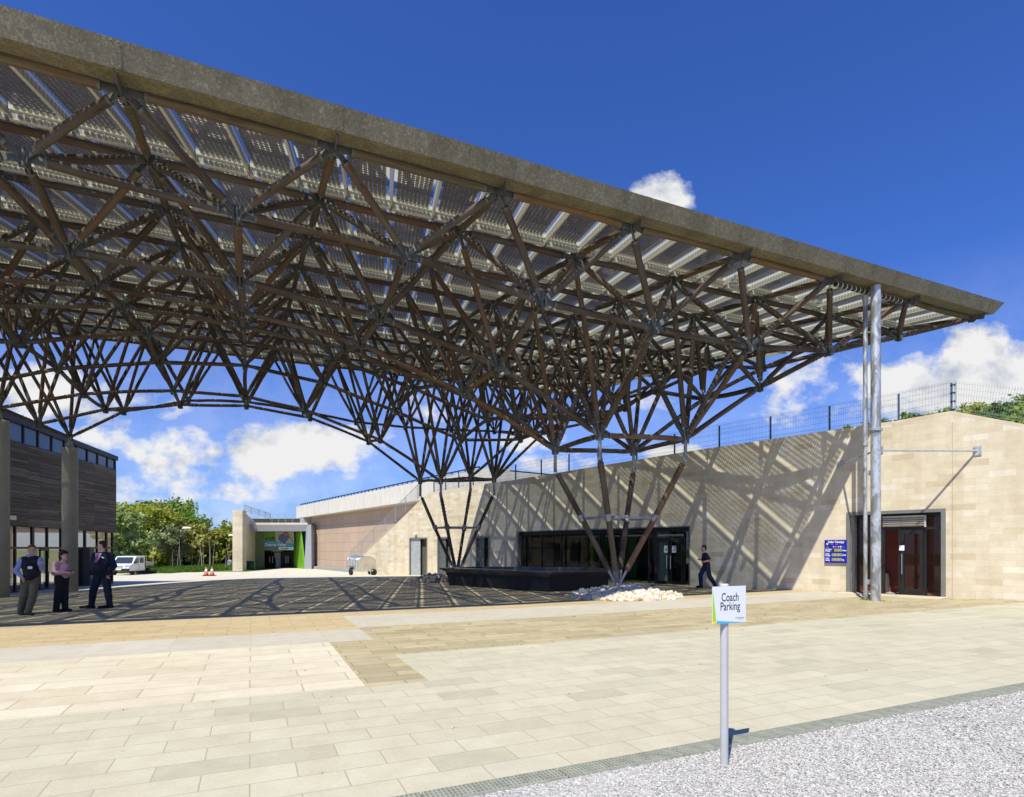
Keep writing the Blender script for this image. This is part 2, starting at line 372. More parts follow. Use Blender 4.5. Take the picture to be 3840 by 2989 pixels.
# ------------------------------------------------------------------ SOLAR CANOPY
S = .87
V0 = [12.93,15.93,19.16,22.62,26.3,30.22,34.36,38.73,43.33,48.15]
def vjj(j): return 12.9311 + 2.8861*j + .1142*j*j
def ui(i): return -2.1855 + 3.8*i
def ztop(v): return 10.1231 + .1758*(v-12.9311) - .0003*(v-12.9311)**2
def sc(v): return .87 - (v - 12.93)*.0075      # the canopy narrows towards its back edge
def cpt(u, v, Z): k = sc(v); return UV(u*k, v*k, 1.6 + k*(Z - 1.6))
OBS = {(0,0):802,(1,0):953,(2,0):1130,(3,0):1232,(4,0):1300,(5,0):1315,(6,0):1262,(5,1):1453,(5,2):1497,(3,1):1633,(4,1):1647,(3,2):1688,(4,2):1694,
 (0,1):1052,(0,2):1168,(0,3):1224,(0,4):1282,(0,5):1370,(0,6):1487,(0,7):1522,(0,8):1507,(1,1):1190,(1,2):1289,(1,3):1308,(1,4):1344,(1,5):1437,(1,6):1538,(1,7):1567,(1,8):1543,
 (2,1):1371,(2,2):1475,(2,3):1443,(2,4):1458,(2,5):1543,(2,6):1650,(2,7):1656,(2,8):1583,(3,3):1566,(4,3):1577,(3,4):1573,(3,5):1650,(4,5):1648,(3,6):1804,(4,6):1799,(3,7):1804,(4,7):1791,
 (3,8):1602,(4,8):1612,(6,2):1380,(6,1):1322,(6,3):1377,(6,4):1421,(5,3):1467,(-1,0):588,(-1,1):940,(-1,2):1068,(-1,3):1147,(-1,4):1247,(-1,5):1359,(-1,6):1465,(-1,7):1518,(-1,8):1502,
 (-2,2):1032,(-2,3):1145,(-2,4):1285,(-2,5):1383,(-2,6):1477,(-2,7):1535,(-2,8):1543,(-3,5):1457,(-3,6):1530,(-3,7):1590,(-3,8):1640}
IB = range(-5, 7); JB = range(0, 9); IT = range(-5, 8); JT = range(0, 10)
BZ = {}
def bottoms():
    for i in IB:
        for j in JB:
            u, v = ui(i+.5), vjj(j+.5); y = SS*u + CC*v
            if (i, j) in OBS: BZ[i, j] = 1.6 + (HY - OBS[i, j])*y/F
    for (i, j) in ((-3,1),(-4,1),(-3,2),(-4,2)): BZ[i, j] = 8.2
    known = set(BZ)
    for i in IB:
        for j in JB:
            if (i, j) not in BZ: BZ[i, j] = ztop(vjj(j+.5)) - 2.9
    for _ in range(300):
        for i in IB:
            for j in JB:
                if (i, j) in known: continue
                nb = [BZ[q] for q in ((i-1,j),(i+1,j),(i,j-1),(i,j+1)) if q in BZ]; t = ztop(vjj(j+.5)) - 2.6
                BZ[i, j] = .8*sum(nb)/len(nb) + .2*t
bottoms()
OBX = {(1,6):1147,(1,7):1163,(1,8):1139,(2,7):1382,(3,1):2249,(4,1):2570,(3,2):2082,(4,2):2376,(3,6):1653,(4,6):1853,(3,7):1576,(4,7):1764,(-1,1):258,(-1,2):352,(-1,3):455,(-1,4):547,(-1,5):594,(-1,6):650,(-1,7):676,(-1,8):706,
 (-2,4):75,(-2,5):217,(-2,6):313,(-2,7):396,(-2,8):464,(-3,7):145,(-3,8):262,(-3,6):-6,(6,3):2667,(6,4):2499,(5,3):2461,(5,2):2637}
TOP = {(i, j): cpt(ui(i), vjj(j), ztop(vjj(j))) for i in IT for j in JT}
BOT = {(i, j): cpt(ui(i+.5), vjj(j+.5), BZ[i, j]) for i in IB for j in JB}
for q, X in OBX.items(): BOT[q].x = (X - CXP)/F*BOT[q].y
def wood(name, dark, lite, grey):
    n = NT(name); co = n.coord('UV', scale=(9, .55, 1)); g = n.noise(co, 2.2, 6, .65, .6); co2 = n.coord('UV', scale=(1, .6, 1)); f = n.noise(co2, .9, 4)
    c = n.ramp(g, [(.28, dark), (.5, tuple((a+b)/2 for a, b in zip(dark, lite))), (.72, lite)])
    c = n.mix(n.ramp(f, [(.42, (0,0,0)), (.66, (.8,.8,.8))]), c, grey)
    crack = n.ramp(n.noise(n.coord('UV', scale=(22, .35, 1)), 3, 3, .5), [(.60, (1,1,1)), (.66, (.25,.22,.2))]); c = n.mix(.8, c, crack, 'MULTIPLY')
    knots = n.n('TexVoronoi'); knots.inputs['Scale'].default_value = 2.0; n.link(n.coord('UV', scale=(1.4, 1, 1)), knots.inputs[0])
    c = n.mix(n.ramp(knots.outputs['Distance'], [(.05, (1,1,1)), (.1, (0,0,0))]), c, (.03,.02,.012))
    pl = n.noise(n.coord('UV', scale=(.13, .02, 1)), 2.3, 1); c = n.mix(n.ramp(pl, [(.50, (0,0,0)), (.68, (.7,.7,.7))]), c, n.mix(.5, c, (.25,.115,.045)))
    n.bump(g, .35, .01); return n.set(c, .72, 0, .3)
M_wood = wood('larch_weathered', (.026,.018,.012), (.105,.073,.046), (.11,.095,.078))
M_woodg = wood('larch_mossy', (.045,.032,.018), (.17,.115,.065), (.11,.10,.055))
M_steel = plain('node_steel', (.12,.118,.105), .55, .35, .3, 8, .15, 30)
M_facia = None
def facia_mat():
    n = NT('galvanised_fascia'); co = n.coord('Object'); v = n.n('TexVoronoi'); v.inputs['Scale'].default_value = 11; n.link(co, v.inputs[0]); g = n.n('SeparateColor'); n.link(v.outputs['Color'], g.inputs[0])
    sp = n.noise(co, 14, 5, .7, 1.5); c = n.ramp(sp, [(.40, (.18,.155,.095)), (.52, (.22,.19,.12)), (.62, (.33,.29,.18))])
    st = n.noise(n.coord('Object', scale=(1, 1, .18)), 1.6, 4); c = n.mix(.65, c, n.ramp(st, [(.35, (.62,.6,.54)), (.6, (1,1,1))]), 'MULTIPLY')
    c = n.mix(.25, c, n.ramp(g.outputs[0], [(0, (.7,.7,.7)), (1, (1,1,1))]), 'MULTIPLY')
    n.bump(sp, .15, .005); return n.set(c, .55, .35, .4)
M_facia = facia_mat()
M_cream = plain('cream_painted_steel', (.62,.59,.48), .5, 0, .06, 2)
def perf_mat():
    n = NT('perforated_cream_steel'); co = n.coord('UV'); sp = n.n('SeparateXYZ'); n.link(co, sp.inputs[0])
    x = n.math('SUBTRACT', n.math('MULTIPLY', n.math('FRACT', n.math('DIVIDE', sp.outputs[0], .115)), .115), .0575); ax = n.math('ABSOLUTE', x)
    y = sp.outputs[1]; inx = n.math('LESS_THAN', ax, n.math('SUBTRACT', .049, n.math('MULTIPLY', n.math('MAXIMUM', n.math('SUBTRACT', y, .10), 0), .7)))
    iny = n.math('MULTIPLY', n.math('GREATER_THAN', y, .018), n.math('LESS_THAN', y, .135)); m = n.math('MULTIPLY', inx, iny)
    c = n.mix(m, (.60,.585,.50), (.33,.32,.275)); return n.set(c, .5, 0, .3)
M_perf = perf_mat()
def pv_mat():
    n = NT('solar_glass'); co = n.coord('UV'); sp = n.n('SeparateXYZ'); n.link(co, sp.inputs[0]); P = .098
    x, y = sp.outputs[0], sp.outputs[1]
    def cell(a): return n.math('ABSOLUTE', n.math('SUBTRACT', n.math('MULTIPLY', n.math('FRACT', n.math('DIVIDE', a, P)), P), P/2))
    ax, ay = cell(x), cell(y); h = P/2 - .0030
    m = n.math('MULTIPLY', n.math('LESS_THAN', ax, h), n.math('LESS_THAN', ay, h)); m = n.math('MULTIPLY', m, n.math('LESS_THAN', n.math('ADD', ax, ay), 2*h - .019))
    m = n.math('MULTIPLY', m, n.math('MULTIPLY', n.math('GREATER_THAN', x, 0.0), n.math('LESS_THAN', x, 8*P)))
    vz = n.noise(n.coord('UV', scale=(1, 9, 1)), 6, 3)
    n.set(n.ramp(vz, [(.3, (.11,.09,.05)), (.7, (.20,.17,.10))]), .3, 0, .3)
    tr = n.n('BsdfTransparent'); tr.inputs[0].default_value = (.80, .86, .82, 1); gl = n.n('BsdfGlossy'); gl.inputs['Roughness'].default_value = .05; fr = n.n('LayerWeight'); fr.inputs[0].default_value = .12
    mg = n.n('MixShader'); n.link(n.math('MULTIPLY', fr.outputs['Fresnel'], .6), mg.inputs[0]); n.link(tr.outputs[0], mg.inputs[1]); n.link(gl.outputs[0], mg.inputs[2])
    ms = n.n('MixShader'); n.link(m, ms.inputs[0]); n.link(mg.outputs[0], ms.inputs[1]); n.link(n.b.outputs[0], ms.inputs[2]); n.link(ms.outputs[0], n.out.inputs[0]); return n.mat
M_pv = pv_mat()
def vis_score(p, size):
    d = Vector(p) - cam.location
    if d.y < .5: return 0
    X = CXP + F*d.x/d.y; Y = HY - F*d.z/d.y
    return size/d.length**1.6 * (1.0 if (-60 < X < 3900 and -60 < Y < 3050) else .02)
def emit_parts(items, parent, nmax=100, kindname=None):
    """items: (name, score, builder(MB), mats). The nmax best become parts, the rest one part of kind stuff."""
    items = sorted(items, key=lambda t: -t[1]); rest = items[nmax:]
    for nm, sc, fn, mats in items[:nmax]:
        b = MB(); fn(b); b.build(nm, mats, parent)
    if rest:
        b = MB()
        for nm, sc, fn, mats in rest: fn(b)
        o = b.build(rest[0][0], rest[0][3], parent); o['kind'] = 'stuff'
M_foot = plain('dull_galvanised', (.24,.245,.26), .5, .45, .2, 6, .1, 30)
def canopy():
    root = empty('solar_canopy', (0, 0, 0)); tag(root, 'huge raised canopy of round larch poles carrying solar glass panels over the plaza', 'solar canopy')
    rnd = random.Random(3)
    def log(a, b, r, mat, gap=.34):
        a, b = Vector(a), Vector(b); d = (b-a); L = d.length; d.normalize(); g = min(gap, L*.14); sd_ = rnd.randrange(10**6); p, q = a + d*g, b - d*g; r1 = r*rnd.uniform(.94, 1.08); r2 = r*rnd.uniform(.9, 1.04)
        def fn(m):
            m.tube(p, q, r1, r2, 10, 5, 0, True, .06, sd_, .05)
            for s0, s1 in ((a, p), (b, q)):          # steel flitch plate entering the log end, with bolts
                e = (s1 - s0).normalized(); m.bar(s0 + e*.02, s1 + e*.16, .03, r*1.75, 1)
                x = e.cross(Vector((0, 0, 1))); x = x.normalized() if x.length > .05 else Vector((1, 0, 0)); w = x.cross(e)
                m.tube(s1 - e*.035, s1 + e*.012, r*1.04, r*1.04, 10, 1, 1, True)
                for t in (.09, .2): m.tube(s1 + e*t - w*(r+.018), s1 + e*t + w*(r+.018), .011, .011, 5, 1, 1)
        return fn, vis_score((a+b)/2, L*r)
    tops, bots, strs, nodes, legs = [], [], [], [], []
    R1 = .081
    def rk(p): return R1*max(.6, min(1.0, 1.0 - (-SS*p.x + CC*p.y - 11.2)*.016))
    for (i, j), p in TOP.items():
        for q in ((i+1, j), (i, j+1)):
            if q in TOP:
                f, s = log(p, TOP[q], rk(p), 0); tops.append(('top_chord', s, f, [M_woodg if j == 0 else M_wood, M_steel]))
    for (i, j), p in BOT.items():
        for q in ((i+1, j), (i, j+1)):
            if q in BOT:
                f, s = log(p, BOT[q], rk(p)*1.03, 0); bots.append(('bottom_chord', s, f, [M_wood, M_steel]))
        for q in ((i, j), (i+1, j), (i, j+1), (i+1, j+1)):
            f, s = log(p, TOP[q], rk(p)*(1.0 if BZ[i, j] > 7.2 else 1.06), 0, .42); strs.append(('strut', s, f, [M_wood, M_steel]))
    for k, (P, tp) in enumerate([(p, 1) for p in TOP.values()] + [(p, 0) for p in BOT.values()]):
        h = .13 if tp else .16
        def fn(m, P=P, h=h, tp=tp):
            m.tube(P - Vector((0, 0, h)), P + Vector((0, 0, h)), .045, .045, 10)
            for a in range(4):
                an = TH + a*math.pi/2 + (0 if tp else .785); dd = Vector((math.cos(an), math.sin(an), 0)); m.bar(P + Vector((0, 0, h*.9)) + dd*.02, P - Vector((0, 0, h*.9)) + dd*.02, .016, .19, 0, up=dd)
        nodes.append(('steel_node', vis_score(P, .1), fn, [M_steel]))
    # posts that lift the panel deck off the top nodes
    brs = []
    for (i, j), p in TOP.items():
        def fn(m, p=p):
            m.bar(p + Vector((0, 0, .1)), p + Vector((0, 0, .30)), .05, .05); m.box(p + Vector((0, 0, .27)), (.22, .16, .02), TH)
        brs.append(('deck_bracket', vis_score(p, .05), fn, [M_steel]))
    emit_parts(tops, root); emit_parts(bots, root); emit_parts(strs, root); emit_parts(nodes, root); emit_parts(brs, root)
    # ---- solar panel deck
    OFF = .40; SK = .20; PW = 1.02; CELL = .098
    def zdeck(v): return ztop(v) + OFF
    rows = [12.85] + [vjj(j) - .12 for j in range(1, 9)] + [vjj(9) + .3]
    pan, pur, raf = [], [], []
    def K(u, v, dz=0.0):   # u,v in metres on the deck, skewed beams
        p = cpt(u/S + SK*(v/S - 12.87), v/S, zdeck(v/S)); p.z += dz; return p
    um = np.arange(ui(-5)*S - .5, ui(7)*S + .75, PW)
    uR = ui(7)*S + .42; uL = ui(-5)*S - .5
    for r in range(len(rows) - 1):
        va, vb = rows[r]*S, rows[r+1]*S
        shift = SK*((va+vb)/2 - 11.2)
        us = [u for u in np.arange(uL - 8*PW, uR + .01, PW)]
        # each bay of the deck is tilted a little less than the roof and steps down to the deep purlin behind
        for k, u in enumerate(us):
            if u + PW + SK*(vb-11.2) < uL or u + SK*(vb - 11.2)*.7 > uR + .1: continue
            u1 = u + PW
            if u1 + SK*(va-11.2)*.7 > uR + .5: continue
            g = .05; mg = .095
            A, B, C, D = K(u+g, va+.06), K(u1-g, va+.06), K(u1-g, vb-.06), K(u+g, vb-.06)
            ln = (vb-va-.12); w = PW - 2*g; ncell = int((ln - .06)/CELL); y0 = -(ln - ncell*CELL)/2; x0 = -(w - 8*CELL - .0)/2 - 0.0
            lastcol = u1 + SK*(vb-11.2) > uR - 2.1
            def fn(m, A=A, B=B, C=C, D=D, x0=x0, y0=y0, w=w, ln=ln): m.quad(A, B, C, D, 0, [(x0, y0), (x0+w, y0), (x0+w, y0+ln), (x0, y0+ln)])
            pan.append(('solar_panel', vis_score((A+C)/2, ln), fn, [M_pv]))
            # rafter on the right of the panel: web with perforated sides, cream flange
            a, b = K(u1, va), K(u1, vb)
            def fn2(m, a=a, b=b, L=ln):
                d = (b - a).normalized(); x = d.cross(Vector((0, 0, 1))).normalized()
                z0, z1 = Vector((0, 0, -.165)), Vector((0, 0, .02)); t = x*.028
                m.quad(a + t + z0, a + t + z1, b + t + z1, b + t + z0, 1, [(0, 0), (0, .185), (L, .185), (L, 0)])
                m.quad(b - t + z0, b - t + z1, a - t + z1, a - t + z0, 1, [(L, 0), (L, .185), (0, .185), (0, 0)])
                m.quad(a - t + z0, a + t + z0, b + t + z0, b - t + z0, 0); m.quad(a + t + z1, a - t + z1, b - t + z1, b + t + z1, 0)
            raf.append(('rafter', vis_score((a+b)/2, ln*.2), fn2, [M_cream, M_perf]))
            c1, c2 = K(u+.03, vb), K(u1-.03, vb)
            def fn3(m, a=c1, b=c2, L=PW-.06):
                d = (b - a).normalized(); x = Vector((-d.y, d.x, 0)).normalized()*.045; z0, z1, z2 = Vector((0, 0, -.23)), Vector((0, 0, -.07)), Vector((0, 0, .02))
                m.quad(a - x + z0, b - x + z0, b - x + z1, a - x + z1, 1, [(.0, 0), (L, 0), (L, .16), (0, .16)])
                m.quad(a - x*1.5 + z1, b - x*1.5 + z1, b - x*1.5 + z2, a - x*1.5 + z2, 0); m.quad(a - x*1.5 + z1, a - x + z1, b - x + z1, b - x*1.5 + z1, 0)
                m.quad(b + x + z0, a + x + z0, a + x + z2, b + x + z2, 0); m.quad(a - x + z0, a + x + z0, b + x + z0, b - x + z0, 0); m.quad(a + x + z2, a - x*1.5 + z2, b - x*1.5 + z2, b + x + z2, 0)
            pur.append(('purlin', vis_score((c1+c2)/2, .3), fn3, [M_cream, M_perf]))
    emit_parts(pan, root); emit_parts(raf, root); emit_parts(pur, root)
    # ---- fascia gutter along the front edge, one sheet per bay, cover strip at each joint
    prof = [(12.86, 10.16), (12.34, 10.09), (12.17, 10.50), (12.22, 10.50), (12.86, 10.45)]
    uend = 24.83/1; us = [ui(-5) - .5] + [ui(i) for i in range(-4, 8)]; us[-1] = 24.35
    for a, b in zip(us[:-1], us[1:]):
        m = MB(); P = [cpt(a - .2*(12.93-v)*0, v, z) for v, z in prof]; Q = [cpt(b, v, z) for v, z in prof]; n = len(P); off = .004
        e = (Q[0]-P[0]).normalized()*off
        m.add([p + e for p in P] + [q - e for q in Q], [(k, (k+1) % n, n+(k+1) % n, n+k) for k in range(n)] + [tuple(range(n))[::-1], tuple(range(n, 2*n))]); m.build('fascia', M_facia, root)
    m = MB(); P = [cpt(24.35, v, z) for v, z in prof]; Q = [cpt(24.45, 12.86, 10.16), cpt(24.62, 12.34, 10.09), cpt(24.98, 12.17, 10.50), cpt(24.95, 12.22, 10.50), cpt(24.45, 12.86, 10.45)]; n = 5
    m.add(P + Q, [(k, (k+1) % n, n+(k+1) % n, n+k) for k in range(n)] + [tuple(range(n, 2*n))]); m.build('fascia_end', M_facia, root)
    for i in range(-3, 8):
        m = MB(); u = ui(i) if i < 7 else 24.3; w = .085
        for (va, za), (vb, zb) in ((prof[0], prof[1]), (prof[1], prof[2])):
            nrm = Vector((0, 0, -.005)) if va > 12.6 else UV(0, -.006); a0, a1, b0, b1 = [cpt(u+s_, vv, zz) + nrm for s_, vv, zz in ((-w, va, za), (w, va, za), (-w, vb, zb), (w, vb, zb))]
            m.quad(a0, a1, b1, b0)
            for s_ in (-.055, .055):
                for t in (.1, .9):
                    c = cpt(u + s_, va + (vb-va)*t, za + (zb-za)*t) + nrm; m.tube(c, c + nrm*2.2, .012, .012, 6)
        m.build('fascia_joint', M_facia, root)
        m = MB(); a = cpt(u, 12.93, 10.10); m.bar(a + Vector((0, 0, .02)), cpt(u - .02, 12.45, 10.0), .02, .16); m.build('fascia_bracket', M_steel, root)
    # ---- timber tree legs
    for (ci, cj, nm) in ((4, 2, 'near'), (4, 7, 'far')):
        c = cpt(ui(ci), vjj(cj), 1); foot = Vector((c.x, c.y, zg(c.x, c.y) + .30))
        fm = MB(); fm.lathe(foot - Vector((0, 0, .5)), [(.19, 0), (.19, .3), (.13, .55), (.10, .75)], 16)
        nodes4 = [BOT[q] for q in ((ci-1, cj-1), (ci, cj-1), (ci, cj), (ci-1, cj))]; ring = []
        for P in nodes4:
            top = P - Vector((0, 0, .62)); d = (top - foot).normalized(); lr = .096*rk(P)/.081; a = foot + d*.62; b = top - d*.18; lm = MB(); sd_ = rnd.randrange(10**6)
            lm.tube(a, b, lr, lr*1.05, 12, 6, 0, True, .05, sd_, .05)
            w = d.cross(Vector((0, 0, 1))).normalized()
            for t in range(5): cc = b - d*(.12 + t*.16); lm.tube(cc - w*.125, cc + w*.125, .012, .012, 6, 1, 1)
            for t in range(3): cc = a + d*(.12 + t*.16); lm.tube(cc - w*.12, cc + w*.12, .012, .012, 6, 1, 1)
            lm.bar(b - d*.05, top + d*.1, .15, .02, 1); lm.build('leg', [M_wood, M_steel], root)
            cm = MB(); cm.tube(P - Vector((0, 0, .72)), P + Vector((0, 0, .1)), .06, .05, 12); cm.build('node_tube', M_foot, root)
            fm.bar(foot + d*.10, foot + d*.70, .15, .07); ring.append(foot + d*((2.55 - foot.z)/d.z if d.z else 1))
        fm.build('leg_foot', M_foot, root)
        rm = MB()
        for k in range(4):
            p, q = ring[k], ring[(k+1) % 4]; e = (q-p).normalized(); rm.bar(p + e*.1, q - e*.1, .012, .085)
            d = (nodes4[k] - Vector((0, 0, .62)) - foot).normalized(); rm.tube(p - d*.11, p + d*.11, .112, .114, 12)
            for s_ in (.17, -.0): rm.tube(p + e*.17 - Vector((0, 0, 0)) - e.cross(Vector((0, 0, 1)))*.03, p + e*.17 + e.cross(Vector((0, 0, 1)))*.03, .035, .035, 8)
        rm.build('leg_collar', M_foot, root)
    # cable bundle under the gutter at the right end
    m = MB(); a = cpt(ui(5) + .2, 12.9, 10.02); b = cpt(ui(6) - .3, 12.9, 10.03); m.tube(a, b, .062, .066, 10, 8, 0, True, .12, 5)
    for t in np.linspace(.02, .98, 16): p = a.lerp(b, t); e = (b-a).normalized(); m.tube(p - e*.012, p + e*.012, .073, .073, 10, 1, 1)
    m.build('lagged_pipe', [plain('black_lagging', (.03,.03,.03), .7), M_cream], root)
    for i, col in ((5.55, 1), (4.5, 1), (6.35, 1)):
        m = MB(); p = cpt(ui(i), vjj(.7), ztop(vjj(.7)) + .1); m.box(p, (.22, .12, .1), TH); m.bar(p + Vector((0, 0, .05)), p + Vector((0, 0, .22)), .03, .03); m.build('junction_box', M_galv, root)
    return root
canopy()
M_conc = plain('smooth_concrete', (.31,.295,.235), .8, 0, .12, 2.5, .12, 30)
def concrete_columns():
    labs = ['pale round concrete column standing behind the woman in pink', 'round concrete column cut off by the left edge of the photo']
    for k, q in enumerate(((-3, 8), (-3, 6))):
        b = BOT[q]; xx, y = b.x, b.y; z0 = zg(xx, y); zt = b.z - .42; r = (.262, .30)[k]
        root = empty('concrete_column', (xx, y, z0)); tag(root, labs[k], 'column', 'concrete columns at the left end of the canopy')
        m = MB(); m.lathe((0, 0, 0), [(r*1.02, -.3), (r, zt - z0 - .05), (r*.96, zt - z0)], 32); m.build('shaft', M_conc, root)
        h = MB(); h.lathe((0, 0, zt - z0), [(r*.5, 0), (.09, .2), (.06, .45)], 16); h.build('column_head', M_conc, root)
concrete_columns()
# ------------------------------------------------------------------ STONE BUILDING (wall W1 with window, entrance; wall W0; roof)
M_ash = brick_mat('sandstone_ashlar', [(.65,.55,.385),(.745,.665,.50),(.78,.71,.55),(.765,.69,.53),(.72,.64,.475),(.755,.675,.51),(.84,.79,.66)], (.54,.46,.33), .60, .18, .0035, 'UV', 0, bump=.12, grit=25, jitter=0)
M_ash2 = brick_mat('sandstone_ashlar_pale', [(.67,.585,.43),(.76,.67,.51),(.73,.63,.47),(.79,.71,.56)], (.62,.53,.38), .8, .3, .004, 'UV', 0, bump=.1, grit=25)
M_frame = plain('dark_window_frame', (.02,.021,.022), .45, .3, .2)
M_zinc = plain('grey_metal_lining', (.22,.215,.20), .5, .4, .12, 3)
M_joint = plain('sand_joint', (.34,.28,.2), .9)
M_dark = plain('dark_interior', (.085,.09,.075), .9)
M_floor_i = plain('interior_floor', (.12,.10,.08), .6)
M_green = plain('lime_green_panel', (.15,.36,.02), .5, 0, .08)
M_pale = plain('sage_screen', (.12,.20,.09), .6, 0, .1)
M_red = plain('dark_red_wall', (.24,.062,.05), .8, 0, .1)
M_white = plain('white_paint', (.75,.75,.73), .45, 0, .04)
M_ss = plain('brushed_steel', (.6,.6,.6), .25, .9, .05)
def glass_mat(name, tint, refl=.9):
    n = NT(name); tr = n.n('BsdfTransparent'); tr.inputs[0].default_value = (*tint, 1); gl = n.n('BsdfGlossy'); gl.inputs['Roughness'].default_value = .015
    lw = n.n('LayerWeight'); lw.inputs[0].default_value = .5; co = n.coord('Object')
    fc = n.math('ADD', .045*refl, n.math('MULTIPLY', n.math('POWER', lw.outputs['Facing'], 5.0), .8), True)
    m = n.n('MixShader'); n.link(fc, m.inputs[0]); n.link(tr.outputs[0], m.inputs[1]); n.link(gl.outputs[0], m.inputs[2]); n.link(m.outputs[0], n.out.inputs[0])
    b = n.n('Bump'); b.inputs['Strength'].default_value = .03; b.inputs['Distance'].default_value = .01; n.link(n.noise(co, 1.2, 2), b.inputs['Height']); n.link(b.outputs[0], gl.inputs['Normal']); return n.mat
M_glass = glass_mat('window_glass', (.45,.52,.48)); M_glassd = glass_mat('dark_window_glass', (.55,.66,.58), 2.2)
M_glassr = glass_mat('door_glass_bronze', (.62,.52,.46), .9)
KW = 61120.0; WX = 20.0
def wx(X): y = KW/(X - WX); return Vector((px_x(X, y), y, 0))
W_C = wx(3563); W_D = (wx(1767) - W_C).normalized(); W_N = Vector((W_D.y, -W_D.x, 0))     # normal; make it face the camera
if W_N.dot(-W_C) < 0: W_N = -W_N
def wt(X): return (wx(X) - W_C).dot(W_D)
class Frame:      # wall-local frame: t along, n out of the wall, z up
    def __init__(s, o, d, n): s.o, s.d, s.n = o, d, n
    def p(s, t, n, z): return s.o + s.d*t + s.n*n + Vector((0, 0, z))
    def box(s, mb, t0, t1, n0, n1, z0, z1, m=0):
        P = [s.p(t, n, z) for z in (z0, z1) for t, n in ((t0, n0), (t1, n0), (t1, n1), (t0, n1))]
        if (P[1]-P[0]).cross(P[3]-P[0]).z < 0: P = [P[k] for k in (3,2,1,0,7,6,5,4)]
        return mb.hexa(P, m)
FW = Frame(W_C, W_D, W_N)
def wall_piece(mb, fr, t0, t1, n0, n1, zb0, zb1, zt0, zt1, m=0):
    """sloped-top wall piece with UV = (t, z)"""
    P = [fr.p(t0, n1, zb0), fr.p(t1, n1, zb1), fr.p(t1, n1, zt1), fr.p(t0, n1, zt0), fr.p(t0, n0, zb0), fr.p(t1, n0, zb1), fr.p(t1, n0, zt1), fr.p(t0, n0, zt0)]
    uf = [(t0, zb0), (t1, zb1), (t1, zt1), (t0, zt0)]
    fs = [(0,1,2,3), (5,4,7,6), (3,2,6,7), (4,5,1,0), (4,0,3,7), (1,5,6,2)]
    th = n1 - n0
    uv = [uf, [uf[1], uf[0], uf[3], uf[2]], [(t0, 0), (t1, 0), (t1, th), (t0, th)], [(t0, 0), (t1, 0), (t1, th), (t0, th)], [(0, zb0), (th, zb0), (th, zt0), (0, zt0)], [(0, zb1), (th, zb1), (th, zt1), (0, zt1)]]
    e1 = fr.d.cross(Vector((0, 0, 1)))
    if e1.dot(fr.n) < 0: fs = [f[::-1] for f in fs]; uv = [u[::-1] for u in uv]
    mb.add(P, fs, uv, m)
def lerp_poly(pts, t):
    for (a, za), (b, zb) in zip(pts[:-1], pts[1:]):
        if a <= t <= b: return za + (zb-za)*(t-a)/(b-a)
    return pts[0][1] if t < pts[0][0] else pts[-1][1]
def sloped_wall(mb, fr, top, openings, n0=-.35, n1=0.0, base=-.3, m=0):
    ts = sorted(set([p[0] for p in top] + [o[0] for o in openings] + [o[1] for o in openings]))
    for a, b in zip(ts[:-1], ts[1:]):
        op = [o for o in openings if o[0] <= a + 1e-6 and o[1] >= b - 1e-6]; za, zb = lerp_poly(top, a), lerp_poly(top, b)
        if op: wall_piece(mb, fr, a, b, n0, n1, op[0][2], op[0][2], za, zb, m)
        else: wall_piece(mb, fr, a, b, n0, n1, base, base, za, zb, m)
tE0, tE1 = wt(2588), wt(1937)        # big glazed opening (t grows to the left, away)
tD0, tD1 = wt(3530), wt(3189)
tEND = wt(1318)
TOPW = [(-6.0, 3.6), (wt(3840), 4.89), (wt(3572), 5.53), (0.0, 5.54)] + [(wt(X), 1.6 + (HY-Y)/F*KW/(X-WX)) for X, Y in ((3364,1588),(2588,1700),(1926,1806),(1767,1827),(1612,1853),(1586,1872),(1370,2080),(1330,2112),(1318,2130))]
TOPW = sorted(TOPW)
